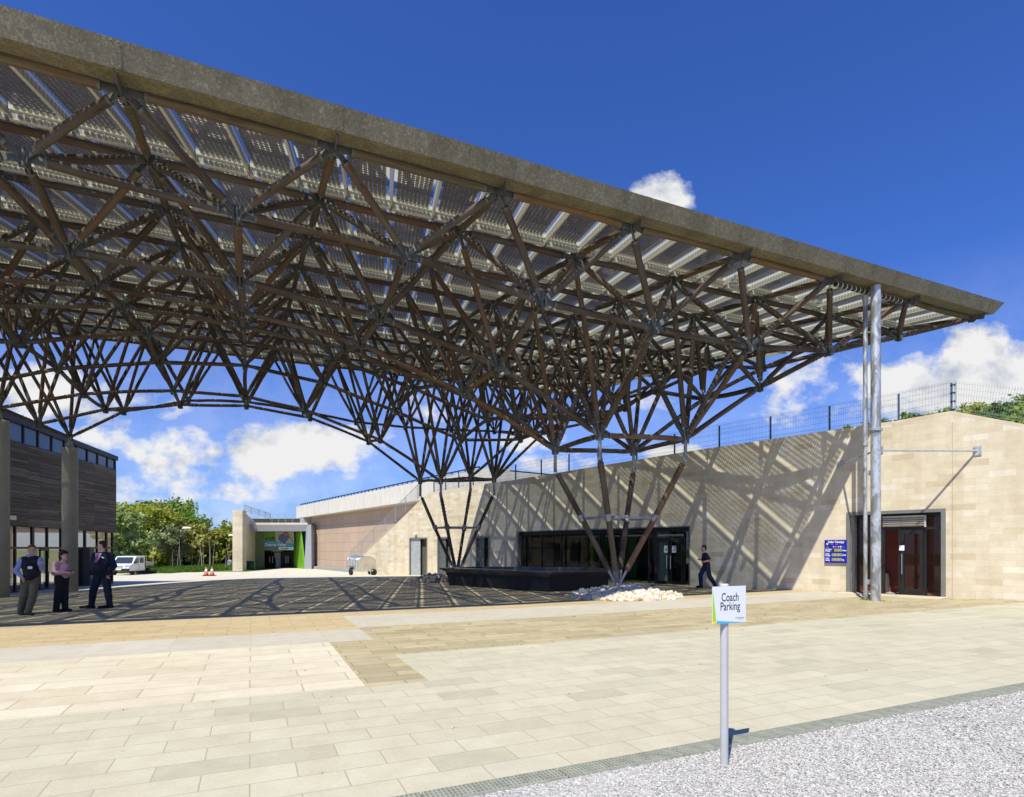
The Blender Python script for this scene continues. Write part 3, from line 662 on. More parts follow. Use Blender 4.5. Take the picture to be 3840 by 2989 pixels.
def stone_building():
    root = empty('stone_building', W_C); root.location = (W_C.x, W_C.y, zg(W_C.x, W_C.y)); tag(root, 'long low pale sandstone building with a level top, under the right end of the canopy', 'building')
    inv = Matrix.Translation(-root.location)
    def fin(mb, nm, mats): o = mb.build(nm, mats, root); o.matrix_parent_inverse = inv; return o
    zo, zd = 2.46, 2.67; DOORS = ((1536, 1602), (1641, 1690), (1785, 1835))
    m = MB(); sloped_wall(m, FW, TOPW, [(tE0, tE1, zo), (tD0, tD1, zd)] + [(wt(b_), wt(a_), 2.26) for a_, b_ in DOORS], base=-.8); fin(m, 'front_wall', M_ash)
    m = MB()
    for (a, za), (b, zb) in zip(TOPW[:-1], TOPW[1:]):      # coping
        wall_piece(m, FW, a, b, -.36, .002, za, zb, za + .09, zb + .09)
    fin(m, 'coping', M_ash2)
    m = MB(); FW.box(m, -.058, -.046, .0, .002, .1, 5.3); fin(m, 'movement_joint', M_joint)
    # roof slab and terrace behind
    P = [FW.p(wt(1612), -.36, 5.0), FW.p(-6, -.36, 3.4), FW.p(-6, -9, 3.4), FW.p(wt(1612), -5, 5.0)]
    m = MB(); m.quad(*[P[k] for k in (3, 2, 1, 0)]); fin(m, 'terrace_roof', plain('gravel_roof', (.25,.24,.2), .9))
    # big glazed opening
    m = MB(); n = -.16
    FW.box(m, tE0, tE1, -.35, .012, zo - .0, zo + .05)
    FW.box(m, tE0, tE0 + .05, -.35, .006, -.1, zo); FW.box(m, tE1 - .12, tE1, -.35, .006, -.1, zo); fin(m, 'opening_lining', M_zinc)
    m = MB(); FW.box(m, tE0 + .05, tE1 - .12, n - .08, n, zo - .18, zo)
    FW.box(m, tE0 + .05, tE1 - .12, n - .08, n, -.05, .06)
    for X in (2577, 2558, 2448, 2424, 2320, 2238, 2094, 2022, 1962): t = wt(X); FW.box(m, t - .035, t + .035, n - .078, n + .002, .06, zo - .18)
    FW.box(m, wt(2558), wt(2448), n - .079, n + .001, 1.94, 2.03); fin(m, 'window_frame', M_frame)
    m = MB(); m.quad(FW.p(tE0+.06, n-.04, .05), FW.p(tE1-.12, n-.04, .05), FW.p(tE1-.12, n-.04, zo-.15), FW.p(tE0+.06, n-.04, zo-.15)); fin(m, 'window_glass', M_glassd)
    # double doors in the entrance
    for X0, X1, hx in ((2554, 2507, 2512), (2503, 2454, 2498)):
        a, b = wt(X0), wt(X1); m = MB(); FW.box(m, a, a+.07, n+.004, n+.05, .03, 1.93); FW.box(m, b-.07, b, n+.004, n+.05, .03, 1.93); FW.box(m, a+.07, b-.07, n+.004, n+.05, .03, .20); FW.box(m, a+.07, b-.07, n+.004, n+.05, 1.84, 1.93)
        d = fin(m, 'door', M_frame); h = wt(hx); m = MB(); m.path([FW.p(h, n+.12, .72), FW.p(h, n+.12, 1.28)], .014); m.bar(FW.p(h, n+.04, .78), FW.p(h, n+.12, .78), .02, .02); m.bar(FW.p(h, n+.04, 1.22), FW.p(h, n+.12, 1.22), .02, .02)
        o = m.build('handle', M_ss, d)
    for X, Z in ((2490, 1.42), (2520, 1.42)):
        t = wt(X); m = MB(); FW.box(m, t-.10, t+.10, n+.004, n+.008, Z - .02, Z + .27); FW.box(m, t-.06, t+.06, n+.009, n+.010, Z+.07, Z+.12, 1); FW.box(m, t-.06, t+.02, n+.009, n+.010, Z+.17, Z+.2, 1); fin(m, 'door_notice', [M_white, plain('blue_ink', (.1,.15,.4), .6)])
    # interior seen through the glass: back wall, green screens, white columns, floor
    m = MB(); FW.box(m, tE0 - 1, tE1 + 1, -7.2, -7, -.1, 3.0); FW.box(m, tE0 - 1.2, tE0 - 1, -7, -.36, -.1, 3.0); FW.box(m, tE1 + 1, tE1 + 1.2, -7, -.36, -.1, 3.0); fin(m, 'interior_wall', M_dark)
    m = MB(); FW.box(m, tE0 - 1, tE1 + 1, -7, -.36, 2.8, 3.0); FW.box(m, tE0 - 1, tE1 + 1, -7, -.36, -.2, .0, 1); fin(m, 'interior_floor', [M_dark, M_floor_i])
    for X, w, dn, mm in ((2150, .9, -4.5, M_pale), (2200, .5, -3.5, M_pale), (2108, .16, -2.2, M_green), (2440, .45, -1.0, M_white), (2030, .5, -5, M_pale), (2295, .5, -5.5, M_pale)):
        t = wt(X) - (dn*.0); m = MB(); FW.box(m, t - w/2, t + w/2, dn - .1, dn, .0, 2.75); fin(m, 'interior_screen', mm)
    m = MB(); FW.box(m, wt(2440)-.05, wt(2440)+.08, -.6, -.42, .0, 2.4); fin(m, 'interior_post', M_white)
    # right door opening
    m = MB(); w = .11
    FW.box(m, tD0 - w, tD0, -.3, .05, -.05, zd + .10); FW.box(m, tD1, tD1 + w, -.3, .05, -.05, zd + .10); FW.box(m, tD0, tD1, -.3, .05, zd, zd + .10); FW.box(m, tD1 - .12, tD1, -.34, -.02, -.05, zd, 0); fin(m, 'door_surround', M_zinc)
    m = MB(); n = -.2; zi = .12
    for X, ww in ((3200, .07), (3305, .08), (3366, .07), (3462, .07), (3524, .06)): t = wt(X); FW.box(m, t - ww/2, t + ww/2, n-.08, n, zi, zd)
    FW.box(m, tD0, tD1 - .12, n-.078, n+.002, 2.17, 2.24); FW.box(m, tD0, tD1 - .12, n-.078, n+.002, zd - .08, zd); FW.box(m, tD0, tD1-.12, n-.078, n+.002, zi - .08, zi + .03); fin(m, 'door_frame', M_frame)
    m = MB(); m.quad(FW.p(tD0, n-.04, zi), FW.p(wt(3462), n-.04, zi), FW.p(wt(3462), n-.04, 2.6), FW.p(tD0, n-.04, 2.6)); m.quad(FW.p(wt(3305), n-.04, zi), FW.p(tD1-.1, n-.04, zi), FW.p(tD1-.1, n-.04, 2.6), FW.p(wt(3305), n-.04, 2.6)); fin(m, 'side_glass', M_glassr)
    m = MB(); a, b = wt(3462) + .04, wt(3366) - .04; FW.box(m, a, a+.09, n+.004, n+.05, zi+.02, 2.16); FW.box(m, b-.09, b, n+.004, n+.05, zi+.02, 2.16); FW.box(m, a+.09, b-.09, n+.004, n+.05, zi+.02, zi+.22); FW.box(m, a+.09, b-.09, n+.004, n+.05, 2.04, 2.16); dr = fin(m, 'door', M_frame)
    m = MB(); m.quad(FW.p(a+.05, n+.02, zi+.1), FW.p(b-.05, n+.02, zi+.1), FW.p(b-.05, n+.02, 2.1), FW.p(a+.05, n+.02, 2.1)); m.build('pane', M_glassr, dr)
    h = b - .05; m = MB(); m.path([FW.p(h, n+.12, .78), FW.p(h, n+.12, 1.42)], .016); m.bar(FW.p(h, n+.04, .86), FW.p(h, n+.12, .86), .02, .02); m.bar(FW.p(h, n+.04, 1.34), FW.p(h, n+.12, 1.34), .02, .02); m.build('handle', M_ss, dr)
    m = MB()
    for k in range(5): z = 2.27 + k*.062; P = [FW.p(wt(3464), n+.02, z), FW.p(wt(3305), n+.02, z), FW.p(wt(3305), n+.09, z+.045), FW.p(wt(3464), n+.09, z+.045)]; m.prism(P, (0, 0, .012))
    FW.box(m, wt(3468), wt(3462), n+.005, n+.1, 2.24, 2.6); FW.box(m, wt(3464), wt(3305), n+.005, n+.1, 2.575, 2.6); fin(m, 'louvre', plain('pale_louvre', (.50,.50,.48), .5, .2))
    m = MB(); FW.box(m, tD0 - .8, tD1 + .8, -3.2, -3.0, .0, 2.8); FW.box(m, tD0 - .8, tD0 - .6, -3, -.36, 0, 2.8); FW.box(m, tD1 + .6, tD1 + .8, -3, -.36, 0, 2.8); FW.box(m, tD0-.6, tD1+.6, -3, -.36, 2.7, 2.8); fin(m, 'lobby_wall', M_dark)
    m = MB(); FW.box(m, wt(3530)-.1, wt(3200)+1.1, -1.45, -1.35, zi, 2.6); fin(m, 'lobby_red_wall', M_red)
    m = MB(); FW.box(m, tD0-.6, tD1+.6, -3, .0, -.05, zi - .01); fin(m, 'lobby_floor', M_floor_i)
    m = MB(); t = wt(3342); t += .7; FW.box(m, t-.1, t+.1, -1.34, -1.32, 2.0, 2.22); FW.box(m, t-.075, t+.075, -1.32, -1.315, 2.025, 2.195, 1); fin(m, 'wall_sign', [M_white, M_frame])
    m = MB(); t = wt(3325) + .45; FW.box(m, t-.17, t+.17, -1.2, -.9, zi, .75); fin(m, 'lobby_bin', M_zinc)
    m = MB(); t = wt(3376); FW.box(m, t-.07, t+.07, n+.052, n+.056, 1.52, 1.68); fin(m, 'door_notice', M_white)
    m = MB(); FW.box(m, tD0 - .2, tD1 + .2, .052, .9, zg(12, 19) - .1, zg(12, 19) + .035); fin(m, 'door_step', M_ash2)
    # plain doors further along
    for X0, X1, x in ((1536, 1602, 1572), (1641, 1690, 1668), (1785, 1835, 1812)):
        a, b = wt(X1), wt(X0); zb = zg(wx(x).x, wx(x).y) - .05; m = MB(); FW.box(m, a, b, -.3, .02, 2.2, 2.30); FW.box(m, a-.02, a+.06, -.3, .025, zb, 2.26); FW.box(m, b-.06, b+.02, -.3, .025, zb, 2.26); fin(m, 'door_surround', M_zinc)
        mid = wt(x); m = MB(); FW.box(m, mid, b - .07, -.12, -.07, zb, 2.2); d = fin(m, 'door', plain('pale_grey_door', (.36,.39,.40) if X0 == 1536 else (.10,.11,.11), .5, .1)); m = MB(); FW.box(m, mid + .06, mid + .09, -.069, -.03, .8, .95); m.build('handle', M_ss, d)
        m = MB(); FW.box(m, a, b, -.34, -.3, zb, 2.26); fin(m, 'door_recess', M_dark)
    m = MB(); t = wt(1562); FW.box(m, t-.14, t+.14, 0, .16, 2.5, 2.62); fin(m, 'security_light', M_white)
stone_building()
def extinguisher():
    t = wt(2432); p = FW.p(t + .15, -.30, .06 + .25); root = empty('fire_extinguisher', p); tag(root, 'red fire extinguisher seen through the glass beside the dark double doors', 'fire extinguisher')
    m = MB(); m.lathe((0, 0, 0), [(.07, .15), (.075, .17), (.075, .55), (.05, .62), (.02, .65)], 16); m.build('cylinder', plain('extinguisher_red', (.5,.02,.015), .35), root)
    m = MB(); m.lathe((0, 0, 0), [(.025, .65), (.02, .70)], 8); m.bar((0, 0, .70), (.10, 0, .74), .02, .02); m.tube((.04, 0, .66), (.085, 0, .3), .012, .012, 6); m.build('valve', M_frame, root)
extinguisher()
# ------------------------------------------------------------------ mesh fence on the wall top
def wires(m, A, B, a, b, nv, zr, h, t=.004, cant=None):
    """mesh between posts: A,B bottoms, a,b tops"""
    for k in range(1, nv): s_ = k/nv; m.bar(A.lerp(B, s_), a.lerp(b, s_), t, t, up=(1, 0, 0))
    for z in zr: m.bar(A.lerp(a, z), B.lerp(b, z), t*1.3, t*1.3)
def fence():
    root = empty('mesh_fence', (W_C.x, W_C.y, 5.6)); tag(root, 'dark welded mesh fence with slim posts along the sandstone wall top', 'fence'); inv = Matrix.Translation(-root.location)
    M_wire = plain('fence_wire', (.06,.10,.19), .5, .2); Xs = [1620, 1664, 1713, 1767, 1844, 1926, 2022, 2126, 2244, 2380, 2522, 2690, 2882, 3104, 3364, 3563]; n = -.15; H = .86
    pts = [(FW.p(wt(X), n, lerp_poly(TOPW, wt(X)) + .09), None) for X in Xs]
    ts = [-2.0, -4.0]; 
    for t in ts: pts.append((FW.p(t, n, lerp_poly(TOPW, t) + .09), None))
    for k, (p, _) in enumerate(pts):
        m = MB(); lean = Vector((0, 0, 0)) if k < 16 else FW.d*-.28; m.bar(p - Vector((0, 0, .05)), p + Vector((0, 0, H)) + lean, .06, .045, up=tuple(W_D)); o = m.build('post', M_wire if k < 16 else M_galv, root); o.matrix_parent_inverse = inv
        if k == 15:
            m = MB(); q = p - W_D*.09; m.bar(q - Vector((0, 0, .05)), q + Vector((0, 0, H+.02)), .06, .045, up=tuple(W_D)); o = m.build('post', M_galv, root); o.matrix_parent_inverse = inv
            m = MB(); 
            for z in (.06, .3, .55, .78): m.box(p + Vector((0, 0, z)) + W_N*.035 - W_D*.04, (.13, .03, .03), math.atan2(W_D.y, W_D.x))
            o = m.build('post_clamp', M_frame, root); o.matrix_parent_inverse = inv
    for k in range(len(pts)-1):
        A, B = pts[k][0], pts[k+1][0]; up = Vector((0, 0, H)); la = Vector((0, 0, 0)) if k < 16 else FW.d*-.28; lb = Vector((0, 0, 0)) if k + 1 < 16 else FW.d*-.28
        A2, B2 = A + Vector((0, 0, .03)) + W_N*.03, B + Vector((0, 0, .03)) + W_N*.03; m = MB(); wires(m, A2, B2, A2 + up + la, B2 + up + lb, 36, (.02, .1, .13, .33, .55, .60, .78, .96), H, .0036 if k < 15 else .0036)
        # folded top V-bend
        for q in range(37): s_ = q/36; tp = (A2+up+la).lerp(B2+up+lb, s_); m.bar(tp, tp + W_N*.05 + Vector((0, 0, .03)), .004, .004)
        o = m.build('mesh_panel', M_wire if k < 15 else plain('galvanised_wire', (.35,.36,.36), .5, .5) , root); o.matrix_parent_inverse = inv
fence()
def rail_fence(name, P, H, lab, cat, nrail=5, nv=0, mat=None, post_every=1, w=.03, group=None):
    root = empty(name, P[0]); tag(root, lab, cat, group); inv = Matrix.Translation(-root.location); mat = mat or M_frame
    for k, p in enumerate(P):
        if k % post_every == 0: m = MB(); m.bar(p, p + Vector((0, 0, H)), w*1.5, w*1.5); o = m.build('post', mat, root); o.matrix_parent_inverse = inv
    m = MB()
    for a, b in zip(P[:-1], P[1:]):
        for r in range(nrail): z = Vector((0, 0, H*(r+1)/nrail - .01)); m.bar(a + z, b + z, w if r == nrail-1 else w*.4, w if r == nrail-1 else w*.4)
        for q in range(1, nv): s_ = q/nv; c = a.lerp(b, s_); m.bar(c + Vector((0, 0, .05)), c + Vector((0, 0, H)), w*.3, w*.3)
    o = m.build('rails', mat, root); o.matrix_parent_inverse = inv; return root
M_wirel = plain('pale_wire', (.35,.37,.38), .5, .5)
rail_fence('slope_balustrade', [FW.p(wt(X) + .9, -.15, lerp_poly(TOPW, wt(X))) for X in (1600, 1586, 1540, 1500, 1460, 1415, 1370, 1330)], 1.05, 'pale mesh balustrade running down the sloping stone wall beside the brown hall', 'balustrade', 6, 12, M_wirel)
# ------------------------------------------------------------------ drain pipes, brackets, information board
def pipes():
    y = 16.6; x = px_x(3284, y); z0 = zg(x, y); root = empty('drainpipe', (x, y, z0)); tag(root, 'thick mottled galvanised steel drainpipe rising from the paving to the canopy gutter', 'drainpipe', 'pair of galvanised drainpipes'); del root['group']
    n = NT('mottled_galvanised'); co = n.coord('Object', scale=(1, 1, .45)); f = n.noise(co, 3.2, 6, .6, 1.2); sp = n.noise(n.coord('Object'), 40, 3)
    c = n.ramp(f, [(.42, (.27,.265,.25)), (.50, (.44,.47,.50)), (.56, (.60,.64,.67)), (.62, (.42,.45,.48))]); c = n.mix(.3, c, n.ramp(sp, [(.35, (.75,.75,.75)), (.6, (1.0,1.0,1.0))]), 'MULTIPLY'); M_mot = n.set(c, .42, .45, .5)
    zt = 9.02 - z0; zf = 1.6 + (HY-1612)/F*y - z0
    m = MB(); m.tube((0, 0, -.1), (0, 0, zf - .03), .128, .128, 28); m.tube((0, 0, zf + .03), (0, 0, zt), .128, .128, 28); m.build('pipe', M_mot, root)
    m = MB()
    for dz in (-.03, .005): m.tube((0, 0, zf + dz), (0, 0, zf + dz + .024), .17, .17, 28)
    for k in range(12): a = k*math.pi/6; m.tube((.152*math.cos(a), .152*math.sin(a), zf - .05), (.152*math.cos(a), .152*math.sin(a), zf + .05), .011, .011, 6)
    m.build('flange', M_galv, root)
    A = Vector((0, 0, 4.36 - z0))
    for (X, Z) in ((3666, 4.38), (3150, 4.34)):
        wp = wx(X) + W_N*.01; wp.z = Z; q = wp - Vector((x, y, z0)); d = (q - A).normalized(); m = MB(); m.tube(A + d*.13, q, .028, .028, 12); m.box(q + W_N*.012, (.19, .024, .26), math.atan2(W_D.y, W_D.x)); m.box(A + d*.17, (.02, .13, .24), math.atan2(d.y, d.x)); m.box(A + d*.145, (.02, .11, .2), math.atan2(d.y, d.x))
        for a in (-.06, .06):
            for b in (-.09, .09): c = q + W_D*a + Vector((0, 0, b)); m.tube(c, c + W_N*.04, .012, .012, 6)
        m.build('wall_bracket', M_galv, root)
    y2 = 16.95; x2 = px_x(3245, y2); z2 = zg(x2, y2); r2 = empty('drainpipe', (x2, y2, z2)); tag(r2, 'thin galvanised downpipe standing close to the left of the thick one', 'drainpipe')
    zc = 1.6 + (HY-1658)/F*y2 - z2; m = MB(); m.tube((0, 0, -.05), (0, 0, zc), .052, .052, 18); m.tube((0, 0, zc - .06), (0, 0, 8.72 - z2), .060, .060, 18); m.build('pipe', M_mot, r2)
    m = MB(); m.tube((0, 0, zc - .10), (0, 0, zc - .02), .072, .072, 18); m.tube((0, 0, 8.6 - z2), (0, 0, 8.95 - z2), .062, .10, 18); m.build('socket', M_galv, r2)
    for Y in (2182, 1774): z = 1.6 + (HY-Y)/F*y2 - z2; m = MB(); m.box((.11, -.02, z), (.15, .02, .14)); m.tube((.08, -.035, z+.04), (.08, -.02, z+.04), .012, .012, 6); m.tube((.08, -.035, z-.04), (.08, -.02, z-.04), .012, .012, 6); m.build('pipe_clip', M_galv, r2)
pipes()
M_black = plain('black_print', (.012,.012,.012), .6); M_yel = plain('yellow_print', (.75,.62,.02), .5, 0, .02); M_cyan = plain('blue_print', (.08,.42,.66), .5, 0, .02); M_lime = plain('lime_print', (.36,.62,.03), .5, 0, .02)
def text(body, size, mat, parent, loc, R, name='lettering', sx=1.0, align='LEFT', ext=.0, bold=0.0):
    cu = bpy.data.curves.new('txt', 'FONT'); cu.body = body; cu.size = size; cu.align_x = align; cu.extrude = ext; cu.offset = bold; cu.resolution_u = 3
    tmp = bpy.data.objects.new('tmp_text', cu); COL.objects.link(tmp); bpy.context.view_layer.update()
    me = bpy.data.meshes.new_from_object(tmp.evaluated_get(bpy.context.evaluated_depsgraph_get())); bpy.data.objects.remove(tmp); me.materials.clear(); me.materials.append(mat)
    me.transform(Matrix.Diagonal((sx, 1, 1, 1))); me.transform(R.to_4x4()); o = link(name, me, parent); o.location = loc; return o
def face_R(d, up=Vector((0, 0, 1))):   # text x axis along d, y up, z out
    d = d.normalized(); z = d.cross(up); return Matrix((d, up, z)).transposed()
def solar_board():
    a, b = wx(3095), wx(3178); d = (b - a).normalized(); W = (b-a).length; ym = (a.y+b.y)/2; z0 = 1.6 - (2111-HY)/F*ym; z1 = 1.6 - (2025-HY)/F*ym; H = z1 - z0
    o = a + W_N*.0; o.z = z0; root = empty('information_board', o); tag(root, 'blue information board about the solar canopy with three digital readouts on the stone wall', 'information board')
    R = face_R(d); P = lambda s_, t_, n_=0: R @ Vector((s_*W, t_*H, n_)); rz = math.atan2(d.y, d.x)
    M_blue = plain('board_blue', (.01,.012,.32), .4, 0, .05); m = MB(); m.box(P(.5, .5, .035), (W, .07, H), rz); m.build('panel', M_blue, root)
    n = .073
    text('Solar Canopy', .105, M_white, root, P(.16, .87, n), R, sx=.88, bold=.003)
    for t_, l1, l2, un in ((.57, 'Current', 'Energy', 'Watt'), (.37, 'Total', 'Energy', 'kWh'), (.165, 'CO2-', 'saving', 'kg')):
        text(l1, .066, M_white, root, P(.045, t_, n), R, sx=.85, bold=.0025); text(l2, .066, M_white, root, P(.045, t_-.07, n), R, sx=.85, bold=.0025); text(un, .066, M_white, root, P(.81, t_-.055, n), R, sx=.85, bold=.0025)
        m = MB(); m.box(P(.565, t_-.015, .073), (W*.47, .01, H*.125), rz); disp = m.build('display', plain('lcd_olive', (.25,.27,.13), .35, 0, .08), root)
        m = MB()
        for s_ in (.485, .645): m.box(P(s_, t_-.015, .0795), (.006, .004, H*.125), rz)
        m.build('display_divider', M_white, disp)
    m = MB(); m.box(P(.40, .555, .081), (W*.11, .004, H*.10), rz); m.build('display_patch', M_black, root)
    m = MB(); c = P(.13, .825, n); zz = R @ Vector((0, 0, 1)); m.tube(c, c + zz*.003, .033, .033, 20); m.build('sun_symbol', M_yel, root)
    m = MB(); c = P(.535, .70, n); m.box(c, (.062, .004, .05), rz); m.build('meter_symbol', plain('magenta_print', (.6,.03,.15), .5), root)
    m = MB(); c = P(.735, .71, n); m.tube(c, c + zz*.003, .022, .022, 14); m.box(P(.735, .65, n), (.018, .004, .03), rz)
    for k in range(5): an = math.pi*(.1 + .2*k); q = c + R @ Vector((math.cos(an)*.04, math.sin(an)*.04, .002)); m.box(q, (.006, .003, .006), rz)
    m.build('bulb_symbol', plain('pale_yellow_print', (.8,.75,.4), .5), root)
    m = MB(); m.prism([P(.22, .66, n), P(.29, .66, n), P(.35, .78, n), P(.31, .78, n)], zz*.003); m.build('panel_symbol', M_black, root)
    m = MB(); m.prism([P(.38, .70, n), P(.43, .67, n), P(.43, .73, n)], zz*.003); m.box(P(.455, .715, n), (.03, .003, .012), rz); m.box(P(.63, .70, n), (.045, .003, .012), rz); m.prism([P(.62, .68, n), P(.67, .68, n), P(.665, .74, n)], zz*.003); m.build('arrow_symbol', M_white, root)
    for s_, t_, w in ((.07, .695, 'Light'), (.13, .665, 'energy'), (.30, .785, 'Panels'), (.49, .79, 'Inverter'), (.78, .68, 'Electricity')): text(w, .024, M_white, root, P(s_, t_, n), R)
solar_board()
def coach_sign():
    y = 4.27; x = px_x(2716, y); root = empty('parking_sign', (x, y, zg(x, y))); tag(root, 'white coach parking sign on a pale grey post standing in the gravel', 'sign')
    M_post = plain('grey_post_paint', (.48,.485,.49), .45, .1, .07, 9); m = MB(); m.tube((0, 0, -.2), (0, 0, 1.315), .0285, .0285, 28); m.build('post', M_post, root)
    m = MB(); m.lathe((0, 0, 1.312), [(.0305, -.03), (.0305, .006), (.027, .012)], 28); m.build('cap', plain('cap_plastic', (.55,.55,.53), .4), root)
    d = UV(1, 0).normalized(); R = face_R(d); W, H = .315, .268; off = R @ Vector((0, 0, .036)); c0 = R @ Vector((-W/2 + .012, 0, .036)) + Vector((0, 0, 1.308 - H))
    P = lambda s_, t_, n_=0: c0 + R @ Vector((s_*W, t_*H, n_)); rz = math.atan2(d.y, d.x)
    m = MB(); m.box(P(.5, .5, 0), (W, .005, H), rz); pan = m.build('panel', plain('sign_white', (.72,.74,.78), .35, 0, .02), root)
    z = R @ Vector((0, 0, .0007)); n = .0027
    m = MB(); m.prism([P(0, .09, n), P(.11, .09, n), P(.0, .995, n)][:3], z); m.build('lime_wedge', M_lime, pan)
    m = MB(); m.prism([P(.12, 0.003, n), P(.98, 0.003, n), P(.12, .085, n)], z); m.build('blue_wedge', M_cyan, pan)
    m = MB(); m.prism([P(0.003, 0.003, n), P(.118, 0.003, n), P(.11, .088, n), P(.003, .088, n)], z); m.build('yellow_corner', M_yel, pan)
    text('Coach', .086, M_black, pan, P(.52, .60, n + .0006), R, sx=.74, align='CENTER', bold=.0006); text('Parking', .086, M_black, pan, P(.52, .355, n + .0006), R, sx=.74, align='CENTER', bold=.0006)
    text('Kingswood', .0165, plain('slate_print', (.08,.10,.16), .6), pan, P(.745, .115, n + .0006), R, sx=.82, bold=.0001); text('Learning & Leisure', .0065, M_cyan, pan, P(.80, .08, n + .0006), R, sx=.8)
    for k, mm in enumerate((M_lime, M_yel, M_cyan)): m = MB(); m.box(P(.685 + k*.02, .14, n + .0004), (.005, .0008, .011), rz); m.build('logo_mark', mm, pan)
    m = MB()
    for zz in (1.12, 1.26): m.box(Vector((0, 0, zz)) + R @ Vector((0, 0, .018)), (.07, .03, .02), rz)
    m.build('fixing_clip', M_galv, root)
coach_sign()
# ------------------------------------------------------------------ dark raised tank
def tank():
    ring = [(-2.85, 25.2), (1.32, 20.95), (3.75, 22.3), (3.5, 25.9), (-1.6, 26.9)]; cx = sum(p[0] for p in ring)/5; cy = sum(p[1] for p in ring)/5
    root = empty('raised_tank', (cx, cy, 0)); tag(root, 'dark charcoal raised tank with a flared rim beside the pile of pale stones', 'tank')
    M_t = brick_mat('charcoal_panel', [(.022,.024,.028),(.028,.03,.034)], (.012,.013,.015), .24, 3, .004, 'UV', 0, .55, .1); M_t2 = plain('charcoal_rim', (.07,.072,.078), .32, .1, .3, 1.5)
    def rg(k, z): return [Vector(((p[0]-cx)*k, (p[1]-cy)*k, z)) for p in ring]
    m = MB(); a, b = rg(.96, -.2), rg(.98, .55)
    for i in range(5):
        j = (i+1) % 5; L = (a[j]-a[i]).length; m.quad(a[i], a[j], b[j], b[i], 0, [(0, 0), (L, 0), (L, .75), (0, .75)])
    m.build('side', M_t, root)
    m = MB(); a, b, c, d = rg(.985, .55), rg(1.075, .70), rg(1.08, .745), rg(.90, .76); e = rg(.90, .55)
    for i in range(5):
        j = (i+1) % 5
        for p, q in ((a, b), (b, c), (c, d), (d, e)): m.quad(p[i], p[j], q[j], q[i])
    m.build('rim', M_t2, root)
    n = NT('still_dark_water'); n.bump(n.noise(n.coord('Object'), 3, 3), .05, .02); wm = n.set((.015,.018,.016), .04, 0, .6); m = MB(); m.add(rg(.905, .66), [(0,1,2,3,4)]); m.build('water', wm, root)
tank()
# ------------------------------------------------------------------ rubble piles
def rubble(name, cx, cy, rx, ry, h, n, rmin, rmax, lab, cols, seed, rot=0.0):
    rg = np.random.default_rng(seed); import bmesh
    bm = bmesh.new(); bmesh.ops.create_icosphere(bm, subdivisions=1, radius=1); bv = np.array([v.co[:] for v in bm.verts]); bf = np.array([[v.index for v in f.verts] for f in bm.faces]); bm.free()
    V = []; Fa = []; T = []; k = 0
    for _ in range(n):
        a = rg.uniform(0, 2*math.pi); r = math.sqrt(rg.uniform(0, 1)); x, y = math.cos(a)*r*rx, math.sin(a)*r*ry; x, y = x*math.cos(rot) - y*math.sin(rot), x*math.sin(rot) + y*math.cos(rot); z = h*(1 - r**1.7)*rg.uniform(.55, 1)
        s_ = rg.uniform(rmin, rmax); q = bv + rg.normal(0, .17, bv.shape); q *= s_*np.array([rg.uniform(.9, 1.35), rg.uniform(.75, 1.1), rg.uniform(.55, .95)]); 
        for ax in ((0, 1), (1, 2), (0, 2)):
            t = rg.uniform(0, 6.28); c, s2 = math.cos(t), math.sin(t); A, B = q[:, ax[0]].copy(), q[:, ax[1]].copy(); q[:, ax[0]], q[:, ax[1]] = A*c - B*s2, A*s2 + B*c
        q += np.array([cx + x, cy + y, zg(cx, cy) + z + s_*.2]); V.append(q); Fa.append(bf + k*len(bv)); T += [rg.uniform(0, 1)]*len(bf); k += 1
    nm = NT(name + '_stone'); at = nm.n('Attribute'); at.attribute_name = 'tone'; c = nm.ramp(at.outputs['Fac'], cols); co = nm.coord('Object'); c = nm.mix(.4, c, nm.ramp(nm.noise(co, 14, 5), [(.3, (.72,.68,.6)), (.7, (1,1,1))]), 'MULTIPLY'); nm.bump(nm.noise(co, 45, 4), .4, .01)
    o = np_obj(name, np.concatenate(V), np.concatenate(Fa), nm.set(c, .9, 0, .2)); a = o.data.attributes.new('tone', 'FLOAT', 'FACE'); a.data.foreach_set('value', np.array(T, dtype=np.float32)); stuff(o, lab, 'stones')
pale = [(0, (.46,.37,.26)), (.3, (.60,.52,.40)), (.7, (.68,.62,.50)), (1, (.74,.70,.62))]; dk = [(0, (.16,.14,.12)), (.5, (.26,.23,.2)), (1, (.4,.36,.3))]
Tn = cpt(ui(4), vjj(2), 1)
rubble('stone_pile', Tn.x + .22, Tn.y - .15, 1.72, 1.42, .33, 1700, .045, .12, 'heap of broken pale limestone around the foot of the near timber legs', pale, 4)
rubble('stone_pile', -3.7, 27.6, 1.0, .8, .3, 260, .06, .15, 'small grey brown heap of broken stone at the left end of the dark tank', dk, 5)
